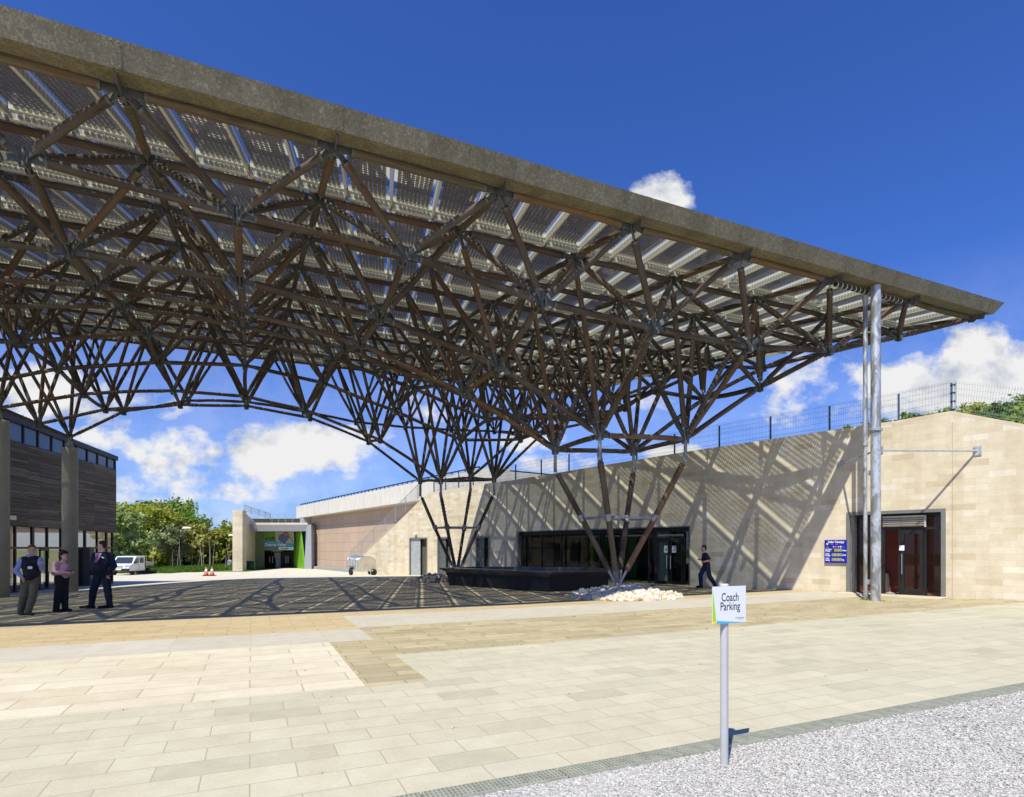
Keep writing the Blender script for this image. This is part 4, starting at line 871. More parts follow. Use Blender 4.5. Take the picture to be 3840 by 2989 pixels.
# ------------------------------------------------------------------ BROWN HALL behind, with white concrete parapet
def hall():
    A = Vector((px_x(1150, 85), 85, 0)); B = Vector((px_x(1844, 45.5), 45.5, 0)); d = (B - A).normalized(); n = Vector((d.y, -d.x, 0))
    if n.dot(-A) < 0: n = -n
    fr = Frame(A, d, n); L = (B - A).length; root = empty('exhibition_hall', A); tag(root, 'long brown panelled hall with a white concrete parapet, behind the silver trailer', 'building'); inv = Matrix.Translation(-A)
    def fin(mb, nm, mats): o = mb.build(nm, mats, root); o.matrix_parent_inverse = inv; return o
    n_ = NT('white_concrete'); co = n_.coord('UV'); f = n_.noise(n_.coord('UV', scale=(1, .25, 1)), 2.2, 5); b = n_.n('TexBrick'); b.offset = 0; b.inputs['Scale'].default_value = 1; b.inputs['Brick Width'].default_value = 6.0; b.inputs['Row Height'].default_value = 30; b.inputs['Mortar Size'].default_value = .02; b.inputs['Color1'].default_value = (1,1,1,1); b.inputs['Color2'].default_value = (1,1,1,1); b.inputs['Mortar'].default_value = (.5,.48,.45,1); n_.link(co, b.inputs[0])
    Mc = n_.set(n_.mix(1, n_.ramp(f, [(.35, (.56,.53,.46)), (.7, (.68,.65,.57))]), b.outputs['Color'], 'MULTIPLY'), .85, 0, .2)
    n_ = NT('brown_hall_panel'); co = n_.coord('UV'); b = n_.n('TexBrick'); b.offset = 0; b.inputs['Scale'].default_value = 1; b.inputs['Brick Width'].default_value = 2.4; b.inputs['Row Height'].default_value = 1.15; b.inputs['Mortar Size'].default_value = .015; b.inputs['Color1'].default_value = (0,0,0,1); b.inputs['Color2'].default_value = (1,1,1,1); b.inputs['Mortar'].default_value = (.5,.5,.5,1); n_.link(co, b.inputs[0])
    c = n_.ramp(b.outputs['Color'], [(0, (.44,.335,.245)), (1, (.49,.37,.275))]); c = n_.mix(.5, c, n_.ramp(n_.noise(n_.coord('UV', scale=(5, 1, 1)), 2.2, 6), [(.3, (.72,.7,.68)), (.65, (1,1,1))]), 'MULTIPLY'); c = n_.mix(b.outputs['Fac'], c, (.20,.15,.11))
    wh = n_.ramp(n_.noise(n_.coord('UV', scale=(.5, 14, 1)), 1.6, 4), [(.62, (0,0,0)), (.72, (.35,.35,.35))]); c = n_.mix(wh, c, (.55,.5,.45)); Mb = n_.set(c, .9, 0, .15)
    zb = -1.8; H1, H2 = 6.0, 7.72
    m = MB(); wall_piece(m, fr, -2.6, L + 1.6, -.6, .75, H1, H1, H2, H2); fin(m, 'parapet', Mc)
    m = MB(); wall_piece(m, fr, .9, L + 1.6, -.8, -.35, zb, zb, H1 - .002, H1 - .002); fin(m, 'panel_wall', Mb)
    m = MB(); fr.box(m, -.9, .9, -.8, .70, zb, H1 - .004); fin(m, 'end_pier', plain('grey_render', (.30,.32,.35), .8, 0, .05))
    m = MB(); fr.box(m, .9, L, -.35, .3, zb, -.95); fin(m, 'plinth', plain('plinth_grey', (.28,.29,.28), .8))
    m = MB(); m.quad(fr.p(-2.6, -.6, H2 - .2), fr.p(L+1.6, -.6, H2 - .2), fr.p(L+1.6, -16, H2 - .2), fr.p(-2.6, -16, H2 - .2)); fr.box(m, L+1.0, L+1.6, -16, -.6, zb, H2-.3); fr.box(m, -2.6, -2, -16, -.61, zb, H2-.3); fin(m, 'roof', Mc)
    P = [fr.p(-2.6 + t, .1, H2) for t in np.arange(0, L + 1.6, 1.1)]
    for p in P: rr = MB(); rr.bar(p, p + Vector((0, 0, .34)), .09, .09); fin(rr, 'railing_post', M_frame)
    rr = MB(); rr.bar(P[0] + Vector((0, 0, .36)), P[-1] + Vector((0, 0, .36)), .10, .10); fin(rr, 'railing', M_frame)
hall()
# ------------------------------------------------------------------ ENTRANCE at the far end
def entrance():
    y0 = 77.0; zb = zg(-34, 80) - .02
    X = lambda px, y: px_x(px, y)
    root = empty('entrance_pavilion', (X(1050, 82), 82, zb)); tag(root, 'far low entrance with grey lintel, lime green wall and dark glass doors', 'building'); inv = Matrix.Translation(-root.location)
    def fin(mb, nm, mats): o = mb.build(nm, mats, root); o.matrix_parent_inverse = inv; return o
    xa, xb = X(872, y0), X(909, y0); xc = X(947, 82.5)
    fw = Frame(Vector((xa, y0, 0)), Vector((1, 0, 0)), Vector((0, -1, 0))); zt = 1.6 + (HY-1913)/F*y0
    m = MB(); wall_piece(m, fw, 0, xb - xa, -1.2, 0, zb - .2, zb - .2, zt, zt - .03); fin(m, 'end_wall', M_ash2)
    d = Vector((xc - xb, 82.5 - y0, 0)); Ls = d.length; d.normalize(); nn = Vector((d.y, -d.x, 0)); fs = Frame(Vector((xb, y0 + .003, 0)), d, nn); m = MB(); wall_piece(m, fs, 0, Ls + 6, -.8, 0, zb - .2, zb - .2, zt - .05, zt - 1.9); fin(m, 'side_wall', M_ash2)
    yl = 81.0; x0, x1 = X(936, yl), X(1150, yl); z0, z1 = 1.6 + (HY-1992)/F*yl, 1.6 + (HY-1968)/F*yl
    m = MB(); m.hexa([(x0, yl, z0), (x1, yl, z0), (x1, yl+3, z0), (x0, yl+3, z0), (x0, yl-.2, z1), (x1, yl-.2, z1), (x1, yl+3, z1), (x0, yl+3, z1)]); fin(m, 'lintel', plain('grey_lintel', (.27,.28,.31), .7, 0, .05))
    m = MB(); m.box(((x0+x1)/2 + .4, yl + 3.5, z1 + .15), (x1-x0 - .6, 7, .28)); fin(m, 'roof', M_ash2)
    yr = 87.5; m = MB(); m.box(((X(940,yr)+X(1160,yr))/2, yr + .6, 2), (X(1160,yr) - X(940,yr), .2, 8)); fin(m, 'lobby_wall', plain('dark_lobby', (.04,.045,.04), .8))
    m = MB(); xg0, xg1 = X(1100, 86), X(1141, 81.2); m.hexa([(xg0, 86, zb), (xg1, 81.3, zb), (xg1+.2, 81.3, zb), (xg0+.2, 86, zb), (xg0, 86, z0), (xg1-.6, 81.3, z0), (xg1-.4, 81.3, z0), (xg0+.2, 86, z0)]); fin(m, 'green_wall', M_green)
    m = MB(); m.box((X(1122, 86.3), 86.3, (zb+z0)/2), (X(1141, 86.3) - X(1102, 86.3), .1, z0 - zb)); fin(m, 'green_end_wall', M_green)
    m = MB(); m.hexa([(X(1141,81), 81, zb), (X(1168,81), 81, zb), (X(1168,81), 83, zb), (X(1141,81), 83, zb), (X(1150,81), 80.9, z1), (X(1168,81), 80.9, z1), (X(1168,81), 83, z1), (X(1150,81), 83, z1)]); fin(m, 'leaning_pier', plain('grey_pier', (.30,.32,.36), .7, 0, .05))
    m = MB(); m.box((X(968, 84), 84.2, (zb+z0)/2), (X(990,84) - X(948,84), .1, z0-zb)); fin(m, 'side_panel', plain('pale_green_panel', (.16,.20,.10), .5))
    # door leaves with steel handles
    for a, b, h in ((992, 1018, 1012), (1020, 1030, 1023), (1052, 1073, 1073), (1074, 1099, 1081)):
        yd = 86.2; m = MB(); m.box(((X(a,yd)+X(b,yd))/2, yd, zb + 1.12), (X(b,yd)-X(a,yd) - .06, .06, 2.25)); dd = fin(m, 'door', plain('smoked_door_glass', (.015,.02,.02), .08)); m = MB(); m.tube((X(h,yd), yd - .08, zb + .7), (X(h,yd), yd - .08, zb + 1.7), .035, .035, 8); m.build('handle', M_ss, dd)
    m = MB(); yd = 86.25; m.box(((X(988,yd)+X(1102,yd))/2, yd, zb + 2.32), (X(1102,yd)-X(988,yd), .12, .14)); fin(m, 'door_head', M_frame)
    m = MB(); m.box(((X(1032,yd)+X(1050,yd))/2, yd + .2, zb + 1.1), (X(1050,yd)-X(1032,yd), .05, 2.2)); fin(m, 'fixed_panel', plain('pale_blue_panel', (.35,.42,.45), .6))
    return zb
EZB = entrance()
def banner():
    y = 84.0; x0, x1 = px_x(989, y), px_x(1103, y); z0, z1 = 1.6 + (HY-2064)/F*y, 1.6 + (HY-1994)/F*y; W, H = x1-x0, z1-z0
    root = empty('reception_banner', (x0, y, z0)); tag(root, 'large printed reception banner hanging over the far entrance doors', 'banner'); R = face_R(Vector((1, 0, 0))); P = lambda s_, t_, n_=0: R @ Vector((s_*W, t_*H, n_))
    m = MB(); m.box(P(.5, .5), (W, .05, H)); pan = m.build('sheet', plain('banner_green', (.12,.27,.04), .6, 0, .3, 1.2), root); z = R @ Vector((0, 0, .01)); n = .03
    def poly(name, pts, mat, nn=n): m = MB(); m.prism([P(a, b, nn) for a, b in pts], z); m.build(name, mat, pan)
    poly('sand_field', [(.42, .42), (1, .36), (1, 1), (.38, 1)], plain('banner_sand', (.42,.38,.28), .6, 0, .15))
    tq = plain('banner_teal', (.05,.30,.42), .6, 0, .04); poly('teal_band', [(.02, .18), (.98, .18), (1, .36), (.02, .53)], tq, .045)
    poly('lower_photo_strip', [(.02, .03), (.5, .03), (.5, .17), (.02, .17)], plain('banner_people_blur', (.2,.17,.2), .6, 0, .6, 3), .046); poly('white_strip', [(.5, .03), (.98, .03), (.98, .17), (.5, .17)], M_white, .046)
    blue = plain('banner_denim', (.10,.12,.25), .6, 0, .2, 2); poly('climber_jacket', [(.48, .58), (.56, .46), (.70, .42), (.80, .55), (.76, .82), (.64, .90), (.50, .80)], blue, .06); poly('climber_arm', [(.70, .78), (.80, .60), (.86, .66), (.80, .84)], blue, .065)
    poly('climber_helmet', [(.66, .90), (.72, .86), (.78, .88), (.78, .97), (.70, .99)], plain('banner_red', (.5,.05,.03), .6), .07); poly('climber_face', [(.70, .80), (.77, .80), (.78, .88), (.70, .88)], plain('banner_skin', (.5,.25,.17), .6), .07)
    poly('climber_legs', [(.60, .44), (.72, .42), (.78, .20), (.66, .20)], blue, .062)
    for k, (a, b) in enumerate(((.06, .56), (.13, .60), (.20, .56), (.27, .62), (.31, .57))): poly('group_figure', [(a, b), (a+.05, b), (a+.045, b+.12), (a+.01, b+.12)], plain('banner_figures', (.05,.06,.05), .6), .05)
    poly('rope', [(.76, .98), (.78, .98), (.99, .40), (.97, .40)], M_frame, .05); poly('arrow', [(.87, .07), (.90, .14), (.93, .07), (.90, .10)], M_black, .06)
    text('Welcome to', .17, M_white, pan, P(.16, .40, .085), R, bold=.004); text('Dearne Valley', .62, M_white, pan, P(.05, .235, .085), R, sx=.86, bold=.01); text('Reception', .27, M_black, pan, P(.58, .065, .085), R, bold=.008)
banner()
yb = 80.6; tag_b = None
def dark_bin():
    y = 79.0; x = px_x(937, y); z = zg(x, y); root = empty('litter_bin', (x, y, z)); tag(root, 'dark green litter bin against the far sandstone pier', 'bin'); M_bin = plain('bin_green', (.01,.05,.035), .4); w = .82
    m = MB(); m.hexa([(-w/2, -.3, 0), (w/2, -.3, 0), (w/2, .3, 0), (-w/2, .3, 0), (-w/2-.03, -.33, 1.0), (w/2+.03, -.33, 1.0), (w/2+.03, .33, 1.0), (-w/2-.03, .33, 1.0)]); m.build('body', M_bin, root)
    m = MB(); m.hexa([(-w/2-.06, -.36, 1.0), (w/2+.06, -.36, 1.0), (w/2+.06, .36, 1.0), (-w/2-.06, .36, 1.0), (-w/2+.08, -.25, 1.16), (w/2-.08, -.25, 1.16), (w/2-.08, .25, 1.16), (-w/2+.08, .25, 1.16)]); m.build('lid', M_bin, root)
dark_bin()
rail_fence('roof_railing', [Vector((px_x(X, y), y, 1.6 + (HY-Y)/F*y)) for X, Y, y in ((916, 1918, 79), (941, 1927, 81), (970, 1935, 83), (994, 1943, 85), (1014, 1950, 87))], .9, 'grey mesh railing on the roof at the far sandstone pier', 'railing', 5, 8, M_wirel, w=.05)
rail_fence('glass_guard', [Vector((px_x(X, 84), 84, 1.6 + (HY-1960)/F*84)) for X in (1020, 1045, 1070, 1098)], 1.1, 'thin wire guard rail above the far grey lintel', 'railing', 3, 0, M_wirel)
# ------------------------------------------------------------------ TIMBER CLAD BUILDING on the left
def clad_building():
    A = Vector((px_x(22, 28.7), 28.7, 0)); B = Vector((px_x(436, 39.0), 39.0, 0)); d = (B - A).normalized(); n = Vector((d.y, -d.x, 0)); 
    if n.dot(-A) < 0: n = -n
    fr = Frame(A, d, n); L = (B-A).length; z0 = zg(-25, 34); root = empty('clad_building', (A.x, A.y, z0)); tag(root, 'two storey building of weathered dark timber boards with a high strip window', 'building'); inv = Matrix.Translation(-root.location)
    def fin(mb, nm, mats, par=None): o = mb.build(nm, mats, root); o.matrix_parent_inverse = inv; return o
    n_ = NT('dark_board_cladding'); co = n_.coord('UV'); b = n_.n('TexBrick'); b.offset = .37; b.inputs['Scale'].default_value = 1; b.inputs['Brick Width'].default_value = 2.6; b.inputs['Row Height'].default_value = .068; b.inputs['Mortar Size'].default_value = .008; b.inputs['Color1'].default_value = (0,0,0,1); b.inputs['Color2'].default_value = (1,1,1,1); b.inputs['Mortar'].default_value = (.5,.5,.5,1); n_.link(co, b.inputs[0])
    c = n_.ramp(b.outputs['Color'], [(0, (.085,.076,.06)), (.5, (.125,.11,.088)), (.85, (.16,.145,.118)), (1, (.23,.21,.17))]); c = n_.mix(.6, c, n_.ramp(n_.noise(n_.coord('UV', scale=(.7, 9, 1)), 3, 6), [(.3, (.5,.5,.5)), (.7, (1.2,1.15,1.1))]), 'MULTIPLY'); c = n_.mix(b.outputs['Fac'], c, (.012,.01,.008)); n_.bump(n_.math('SUBTRACT', 1.0, b.outputs['Fac']), .6, .02); Mcl = n_.set(c, .85, 0, .2)
    def zt(t, a, b): return a + (b-a)*t/L
    cb = lambda t: zt(t, 2.76, 2.6); ct = lambda t: zt(t, 6.9, 6.75); rt = lambda t: zt(t, 8.2, 7.69)
    t0 = -9.0
    m = MB(); wall_piece(m, fr, t0, L, -.3, 0, cb(t0), cb(L), ct(t0), ct(L))
    fe = Frame(fr.p(L, 0, 0), -n, d); wall_piece(m, fe, 0.001, 9, -.3, 0, 2.6, 2.6, 6.75, 6.75); fin(m, 'timber_cladding', Mcl)
    m = MB(); wall_piece(m, fr, t0, L + .05, -.6, .10, rt(t0) - .28, rt(L) - .28, rt(t0), rt(L)); wall_piece(m, fe, -.05, 9, -.3, .08, rt(L) - .28, rt(L) - .28, rt(L), rt(L)); fin(m, 'roof_edge', M_frame)
    m = MB(); m.quad(fr.p(t0, 0, rt(t0) - .05), fr.p(L, 0, rt(L) - .05), fr.p(L, -10, rt(L) - .05), fr.p(t0, -10, rt(t0) - .05)); fin(m, 'roof', plain('dark_roof', (.08,.08,.08), .9))
    sky_g = plain('strip_window_glass', (.10,.13,.16), .05, .3, .1)
    k = 0; t = t0
    ws = [(x_ , 0) for x_ in np.arange(t0, L + .1, 1.15)]
    for a in np.arange(t0 + .06, L - .6, 1.15):
        bb = min(a + 1.03, L - .05); m = MB(); wall_piece(m, fr, a, bb, -.12, -.08, ct(a) + .06, ct(bb) + .06, rt(a) - .30, rt(bb) - .30); o = fin(m, 'strip_window', sky_g)
    m = MB(); 
    for a in np.arange(t0, L, 1.15): wall_piece(m, fr, a - .03, a + .06, -.14, -.02, ct(a), ct(a), rt(a) - .28, rt(a) - .28)
    wall_piece(m, fr, t0, L, -.14, .0, ct(t0), ct(L), ct(t0) + .07, ct(L) + .07); wall_piece(m, fr, L - .08, L, -.3, -.01, ct(L), ct(L), rt(L) - .28, rt(L) - .28); fin(m, 'strip_frame', M_frame)
    m = MB(); fe2 = Frame(fr.p(L, 0, 0), -n, d); wall_piece(m, fe2, .1, 9, -.12, -.08, 6.75, 6.75, rt(L)-.28, rt(L)-.28); fin(m, 'end_window', M_glass)
    # ground floor glazing
    m = MB(); zs = 1.95 + z0*.3
    Xs = (22, 67, 132, 186, 238, 292, 327, 372, 407, 429)
    def tx(X): # parameter on the wall for a photo column
        dx = (X - CXP)/F; return (A.x - dx*A.y)/(dx*d.y - d.x)
    for X, w in zip(Xs, (.08, .08, .16, .08, .12, .1, .14, .08, .14, .08)): t = tx(X); fr.box(m, t - w/2, t + w/2, -.2, -.08, z0 - .1, min(cb(t), 2.6) + .1)
    for t in np.arange(t0, tx(22), 1.3): fr.box(m, t - .04, t + .04, -.2, -.08, z0 - .1, 2.75)
    fr.box(m, t0, L - .2, -.198, -.078, 1.55, 1.66); fr.box(m, t0, L - .2, -.198, -.075, z0 - .1, z0 + .06); fin(m, 'glazing_frame', M_frame)
    edges = [t0] + [tx(X) for X in Xs]
    for a, b in zip(edges[:-1], edges[1:]): m = MB(); m.quad(fr.p(a, -.14, z0), fr.p(b, -.14, z0), fr.p(b, -.14, 2.65), fr.p(a, -.14, 2.65)); fin(m, 'glass_pane', M_shop)
    m = MB(); a, b = tx(152), tx(186); fr.box(m, a, a+.09, -.08, -.02, z0, 1.55); fr.box(m, b-.09, b, -.08, -.02, z0, 1.55); fr.box(m, a, b, -.08, -.02, 1.45, 1.55); fr.box(m, a, b, -.08, -.02, z0, z0+.1); dr = fin(m, 'door', M_frame); m = MB(); m.path([fr.p(b-.15, .03, .3), fr.p(b-.15, .03, 1.0)], .02); m.build('handle', M_ss, dr)
    m = MB(); a = tx(320); fr.box(m, a, a + .5, -.5, .25, z0, 1.6); fin(m, 'door_recess', M_dark)
    m = MB(); fr.box(m, t0, L - .3, -6.2, -6, z0, 2.7); fr.box(m, t0, L-.3, -6, -.2, 2.62, 2.7); fin(m, 'interior_wall', plain('beige_interior', (.34,.30,.22), .9)); m = MB(); fr.box(m, t0, L-.3, -6, -.2, z0-.1, z0 + .02); fin(m, 'interior_floor', M_floor_i)
    m = MB(); t = tx(36); fr.box(m, t - .3, t + .3, .0, .12, 3.0, 3.2); fin(m, 'bulkhead_light', plain('bulkhead_cream', (.6,.55,.35), .5))
M_shop = glass_mat('reflective_shop_glass', (.55,.55,.5), 5.0)
clad_building()
# ------------------------------------------------------------------ TREES
def leaf_mat(name, c0, c1, c2):
    n = NT(name); at = n.n('Attribute'); at.attribute_name = 'tone'; c = n.ramp(at.outputs['Fac'], [(0, c0), (.55, c1), (1, c2)]); n.set(c, .6, 0, .25)
    tl = n.n('BsdfTranslucent'); n.link(c, tl.inputs[0]); ms = n.n('MixShader'); ms.inputs[0].default_value = .4; n.link(n.b.outputs[0], ms.inputs[1]); n.link(tl.outputs[0], ms.inputs[2]); n.link(ms.outputs[0], n.out.inputs[0]); return n.mat
LM = {'dark': leaf_mat('leaf_dark', (.04,.09,.018), (.08,.17,.03), (.14,.26,.05)), 'spring': leaf_mat('leaf_spring', (.20,.24,.03), (.38,.42,.05), (.55,.56,.10)), 'olive': leaf_mat('leaf_olive', (.17,.18,.04), (.33,.34,.07), (.46,.45,.12)),
      'pale': leaf_mat('leaf_pale_green', (.14,.21,.045), (.32,.42,.13), (.52,.60,.26)), 'blossom': leaf_mat('leaf_blossom', (.12,.16,.045), (.26,.31,.12), (.5,.52,.34)), 'bare': leaf_mat('leaf_twiggy', (.08,.06,.04), (.14,.11,.07), (.18,.15,.08)), 'mid': leaf_mat('leaf_mid', (.11,.18,.025), (.21,.32,.045), (.34,.46,.08))}
M_bark = plain('grey_bark', (.16,.13,.10), .9, 0, .3, 6, .4, 20); M_birch = plain('pale_bark', (.38,.35,.29), .85, 0, .25, 8, .2, 20)
def leaves(C, Rr, n, size, seed, flat=1.0):
    """n leaf quads clumped through ellipsoidal lobes; C list of centres, Rr radii"""
    rg = np.random.default_rng(seed); C = np.array(C, float); Rr = np.array(Rr, float); w = (Rr[:,0]*Rr[:,1]*Rr[:,2])**.75; k = rg.choice(len(C), n, p=w/w.sum())
    nc = max(10, n//22); cl = rg.choice(len(C), nc, p=w/w.sum()); dv = rg.normal(size=(nc, 3)); dv /= np.linalg.norm(dv, axis=1)[:, None]; rad = rg.uniform(.35, 1.05, nc)**.6; cc = C[cl] + dv*Rr[cl]*rad[:, None]; cs = rg.uniform(.45, 1.0, nc)
    q = rg.integers(0, nc, n); P = cc[q] + rg.normal(size=(n, 3))*(Rr[cl[q]].mean(1)*.16)[:, None]
    nr = rg.normal(size=(n, 3)) + np.array([0, 0, .6]) + dv[q]*.8; nr /= np.linalg.norm(nr, axis=1)[:, None]; a = np.cross(nr, rg.normal(size=(n, 3))); a /= np.linalg.norm(a, axis=1)[:, None] + 1e-9; b = np.cross(nr, a)
    s = (size*rg.uniform(.55, 1.3, n))[:, None]; V = np.stack([P - a*s, P + b*s*.55, P + a*s, P - b*s*.55], 1).reshape(-1, 3); Fa = np.arange(4*n).reshape(n, 4); tone = np.clip(cs[q]*.95 - .12 + rg.normal(0, .16, n), 0, 1); return V, Fa, tone
def leaf_obj(name, V, Fa, tone, mat, parent=None):
    o = np_obj(name, V, Fa, mat, parent); a = o.data.attributes.new('tone', 'FLOAT', 'FACE'); a.data.foreach_set('value', np.asarray(tone, dtype=np.float32)); return o
def tree(name, x, y, h, w, kind, lab, seed, group='trees beyond the road', trunk=.38, bark=None, n=2600, size=.2, loose=1.0):
    z = zg(x, y); root = empty(name, (x, y, z)); tag(root, lab, 'tree', group); rg = random.Random(seed); C, R_ = [], []; tb = MB(); th = h*trunk
    tb.tube((0, 0, -.2), (0, 0, th), .03*h*.35 + .05, .02*h*.3 + .03, 8, 4, 0, True, .1, seed, .2)
    nl = 9
    for k in range(nl):
        a = rg.uniform(0, 6.28); zz = th*.8 + (h - th*.8)*(k + .5)/nl; r = w*.5*math.sin(math.pi*min(.97, max(.12, (zz/h - .12)/.95)))**.7*rg.uniform(.35, .8)
        c = (math.cos(a)*r*loose, math.sin(a)*r*loose, min(zz, h*.83)); C.append(c); q = w*rg.uniform(.2, .34); R_.append((q, q, q*rg.uniform(.7, 1.0)*min(1.3, h/w*.7)))
        st = Vector((0, 0, th*rg.uniform(.6, 1.0))); tb.tube(st, Vector(c), .05, .012, 5, 3, 0, False, .1, seed+k, .25)
    C.append((0, 0, h*.84)); R_.append((w*.22, w*.22, h*.16)); tb.tube((0, 0, th), (0, 0, h*.9), .07, .015, 6, 3, 0, False, .1, seed, .3)
    tb.build('trunk', bark or M_bark, root); V, Fa, T = leaves(C, R_, int(n*1.7), size*1.15, seed); leaf_obj('crown', V, Fa, T, LM[kind], root); return root
TL = [ # X, top Y, depth, width m, kind, n, label
 (452,1905,74,5.2,'pale',2600,'pale blossom-green tree immediately right of the timber clad building'),(470,1888,88,7,'spring',2600,'yellow green tree rising behind the pale one beside the clad building'),(516,1892,92,8,'spring',2800,'bright spring green tree behind the white pickup truck cab'),
 (548,1884,96,6,'dark',1800,'dark green treetop poking above the spring green trees'),(575,1905,86,7,'spring',2600,'tall yellow green tree just behind the pickup truck bed'),(612,1893,92,7,'olive',2000,'reddish olive tree between the yellow green and the tall dark birch'),
 (632,1880,98,6,'mid',2600,'tall loose birch, left one of the two highest treetops'),(672,1882,98,8,'mid',3200,'tall loose birch, right one of the two highest treetops'),(640,1980,84,5,'blossom',1300,'low tree speckled with white blossom left of the lamp post'),(705,1922,94,6,'mid',2000,'mid green tree stepping down right of the tall birches'),
 (735,1965,90,6,'olive',2000,'brown olive tree to the right of the dark lamp post'),(768,1985,90,6.5,'olive',2200,'broad olive brown tree above the paired traffic cones'),(808,1990,92,6,'olive',2000,'olive tree with thin pale stems between the cones and the pier'),(843,1984,94,6,'mid',2000,'green tree left of the far lamp post'),(872,1985,95,6,'olive',1800,'brown tree half hidden by the far sandstone pier'),(905,1990,97,6,'olive',1500,'olive brown tree seen behind the top of the far pier')]
for k, (X, Y, y, w, kind, n, lab) in enumerate(TL):
    x = px_x(X, y); h = 1.6 + (HY-Y)/F*y - zg(x, y); tree('tree' if kind != 'mid' else 'birch_tree', x, y, h, w, kind, lab, 100 + k, bark=M_birch if k % 2 else M_bark, n=n, size=.24 if kind != 'dark' else .3, trunk=.3)
def thicket():
    rg = np.random.default_rng(9); C, R_ = [], []; tb = MB()
    for k in range(46):
        X = 425 + k*10.5 + rg.uniform(-6, 6); y = rg.uniform(86, 102); x = px_x(X, y); z = zg(x, y); C.append((x, y, z + rg.uniform(1.5, 5.0))); R_.append((2.4, 1.8, rg.uniform(1.8, 2.6)))
    for k in range(44):
        X = rg.uniform(430, 890); y = rg.uniform(80, 92); x = px_x(X, y); z = zg(x, y); tb.tube((x, y, z - .1), (x + rg.uniform(-.5, .5), y, z + rg.uniform(1.8, 4.6)), .04, .015, 5, 2, 0, False, .1, k, .3)
    stuff(tb.build('thicket_stems', M_birch), 'thin pale stems of the roadside thicket', 'thicket')
    V, Fa, T = leaves(C, R_, 20000, .28, 3); o = leaf_obj('thicket', V, Fa, T*.75, LM['spring']); stuff(o, 'dense brown green undergrowth filling the gaps between the roadside trees', 'thicket')
    V, Fa, T = leaves([(px_x(X, 93 + (k % 3)*3), 93 + (k % 3)*3, 0) for k, X in enumerate(range(420, 900, 22))], [(3, 1.5, 2.6)]*22, 6000, .3, 4); o = leaf_obj('thicket', V, Fa, T*.5, LM['dark']); stuff(o, 'dark lower layer of the roadside thicket', 'thicket')
thicket()
def verge():
    rg = np.random.default_rng(12); n = 26000; X = rg.uniform(400, 905, n); t = rg.uniform(0, 1, n); V = []; 
    y = 67 + np.maximum(0, (X - 640))*.055 + t*13; x = (X - CXP)/F*y; z = np.array([zg(a, b) for a, b in zip(x, y)]); h = rg.uniform(.12, .42, n)*(1 + .7*np.sin(x*.9)**2); a = rg.uniform(0, 6.28, n); w = .05
    dx, dy = np.cos(a)*w, np.sin(a)*w; lx, ly = rg.normal(0, .1, n), rg.normal(0, .1, n)
    V = np.stack([np.stack([x-dx, y-dy, z-.02], 1), np.stack([x+dx, y+dy, z-.02], 1), np.stack([x+lx, y+ly, z+h], 1)], 1).reshape(-1, 3); Fa = np.arange(3*n).reshape(n, 3)
    o = leaf_obj('grass_verge', V, Fa, rg.uniform(.2, 1, n), leaf_mat('verge_grass', (.05,.11,.012), (.10,.20,.02), (.17,.27,.035))); stuff(o, 'bright green grass verge along the far side of the road', 'grass')
verge()
# ------------------------------------------------------------------ HILL and shrubs beyond the stone wall on the right
def hill():
    V = []; nx, ny = 40, 30
    for j in range(ny+1):
        for i in range(nx+1):
            x = 14 + 76*i/nx; y = 26 + 60*j/ny; e = ss((x - 17)/16)*ss((y - 24)/14)*ss((96 - y)/30); z = -1 + e*(10.2 + .07*(x-30)); V.append((x, y, z))
    struct(np_obj('hill', V, [(j*(nx+1)+i, j*(nx+1)+i+1, (j+1)*(nx+1)+i+1, (j+1)*(nx+1)+i) for j in range(ny) for i in range(nx)], plain('hill_grass', (.07,.12,.025), .95, 0, .3, 1), smooth=True))
hill()
def shrub(X, Y, y, w, h, kind, lab, seed, n=2600):
    x = px_x(X, y); zt = 1.6 + (HY-Y)/F*y; root = empty('shrub', (x, y, zt - h)); tag(root, lab, 'shrub', 'shrubs on the hill above the stone wall'); rg = random.Random(seed); C, R_ = [], []; tb = MB()
    for k in range(7): a = k*.9 + rg.random(); r = w*.5*rg.uniform(.2, .62); c = (math.cos(a)*r, math.sin(a)*r, h*rg.uniform(.38, .7)); C.append(c); q = w*rg.uniform(.2, .3); R_.append((q, q, h*.30)); tb.tube((0, 0, -1.5), c, .07, .02, 5, 2, 0, False, .1, seed + k, .2)
    C.append((0, 0, h*.62)); R_.append((w*.3, w*.3, h*.36)); tb.build('stem', M_bark, root); V, Fa, T = leaves(C, R_, n, .16, seed); leaf_obj('foliage', V, Fa, T, LM[kind], root)
for k, a in enumerate([(3225,1578,40,1.8,2.0,'mid','low round green bush just left of the thick drainpipe'),(3325,1565,41,1.9,2.2,'mid','green bush just right of the thick drainpipe above the wall'),(3405,1548,42,1.9,2.2,'mid','small round bush between the drainpipe and the fence corner'),(3480,1552,43,2.2,2.2,'spring','yellowish low bush left of the fence corner post'),(3540,1536,44,2.6,2.8,'mid','bush directly behind the fence corner post'),
    (3620,1520,45,3.4,3.2,'spring','pale green bush just right of the fence corner post'),(3680,1500,46,3.6,3.8,'spring','yellow green shrub in the middle of the hill thicket'),(3740,1505,44,3.2,3.2,'dark','dark rounded shrub standing low on the hill'),(3790,1490,48,4.5,4.2,'mid','large green shrub near the right edge of the photo'),(3860,1465,48,5,5,'dark','tall dark shrub cut by the right edge of the photo'),(3700,1545,38,3,3,'dark','dark shrub behind the leaning right fence panel'),(3780,1562,37,3,2.8,'mid','front green shrub low behind the leaning fence panel'),(3860,1570,36,3.4,3.2,'spring','bright low shrub at the right edge behind the fence')]): shrub(*a[:7], 300 + k)
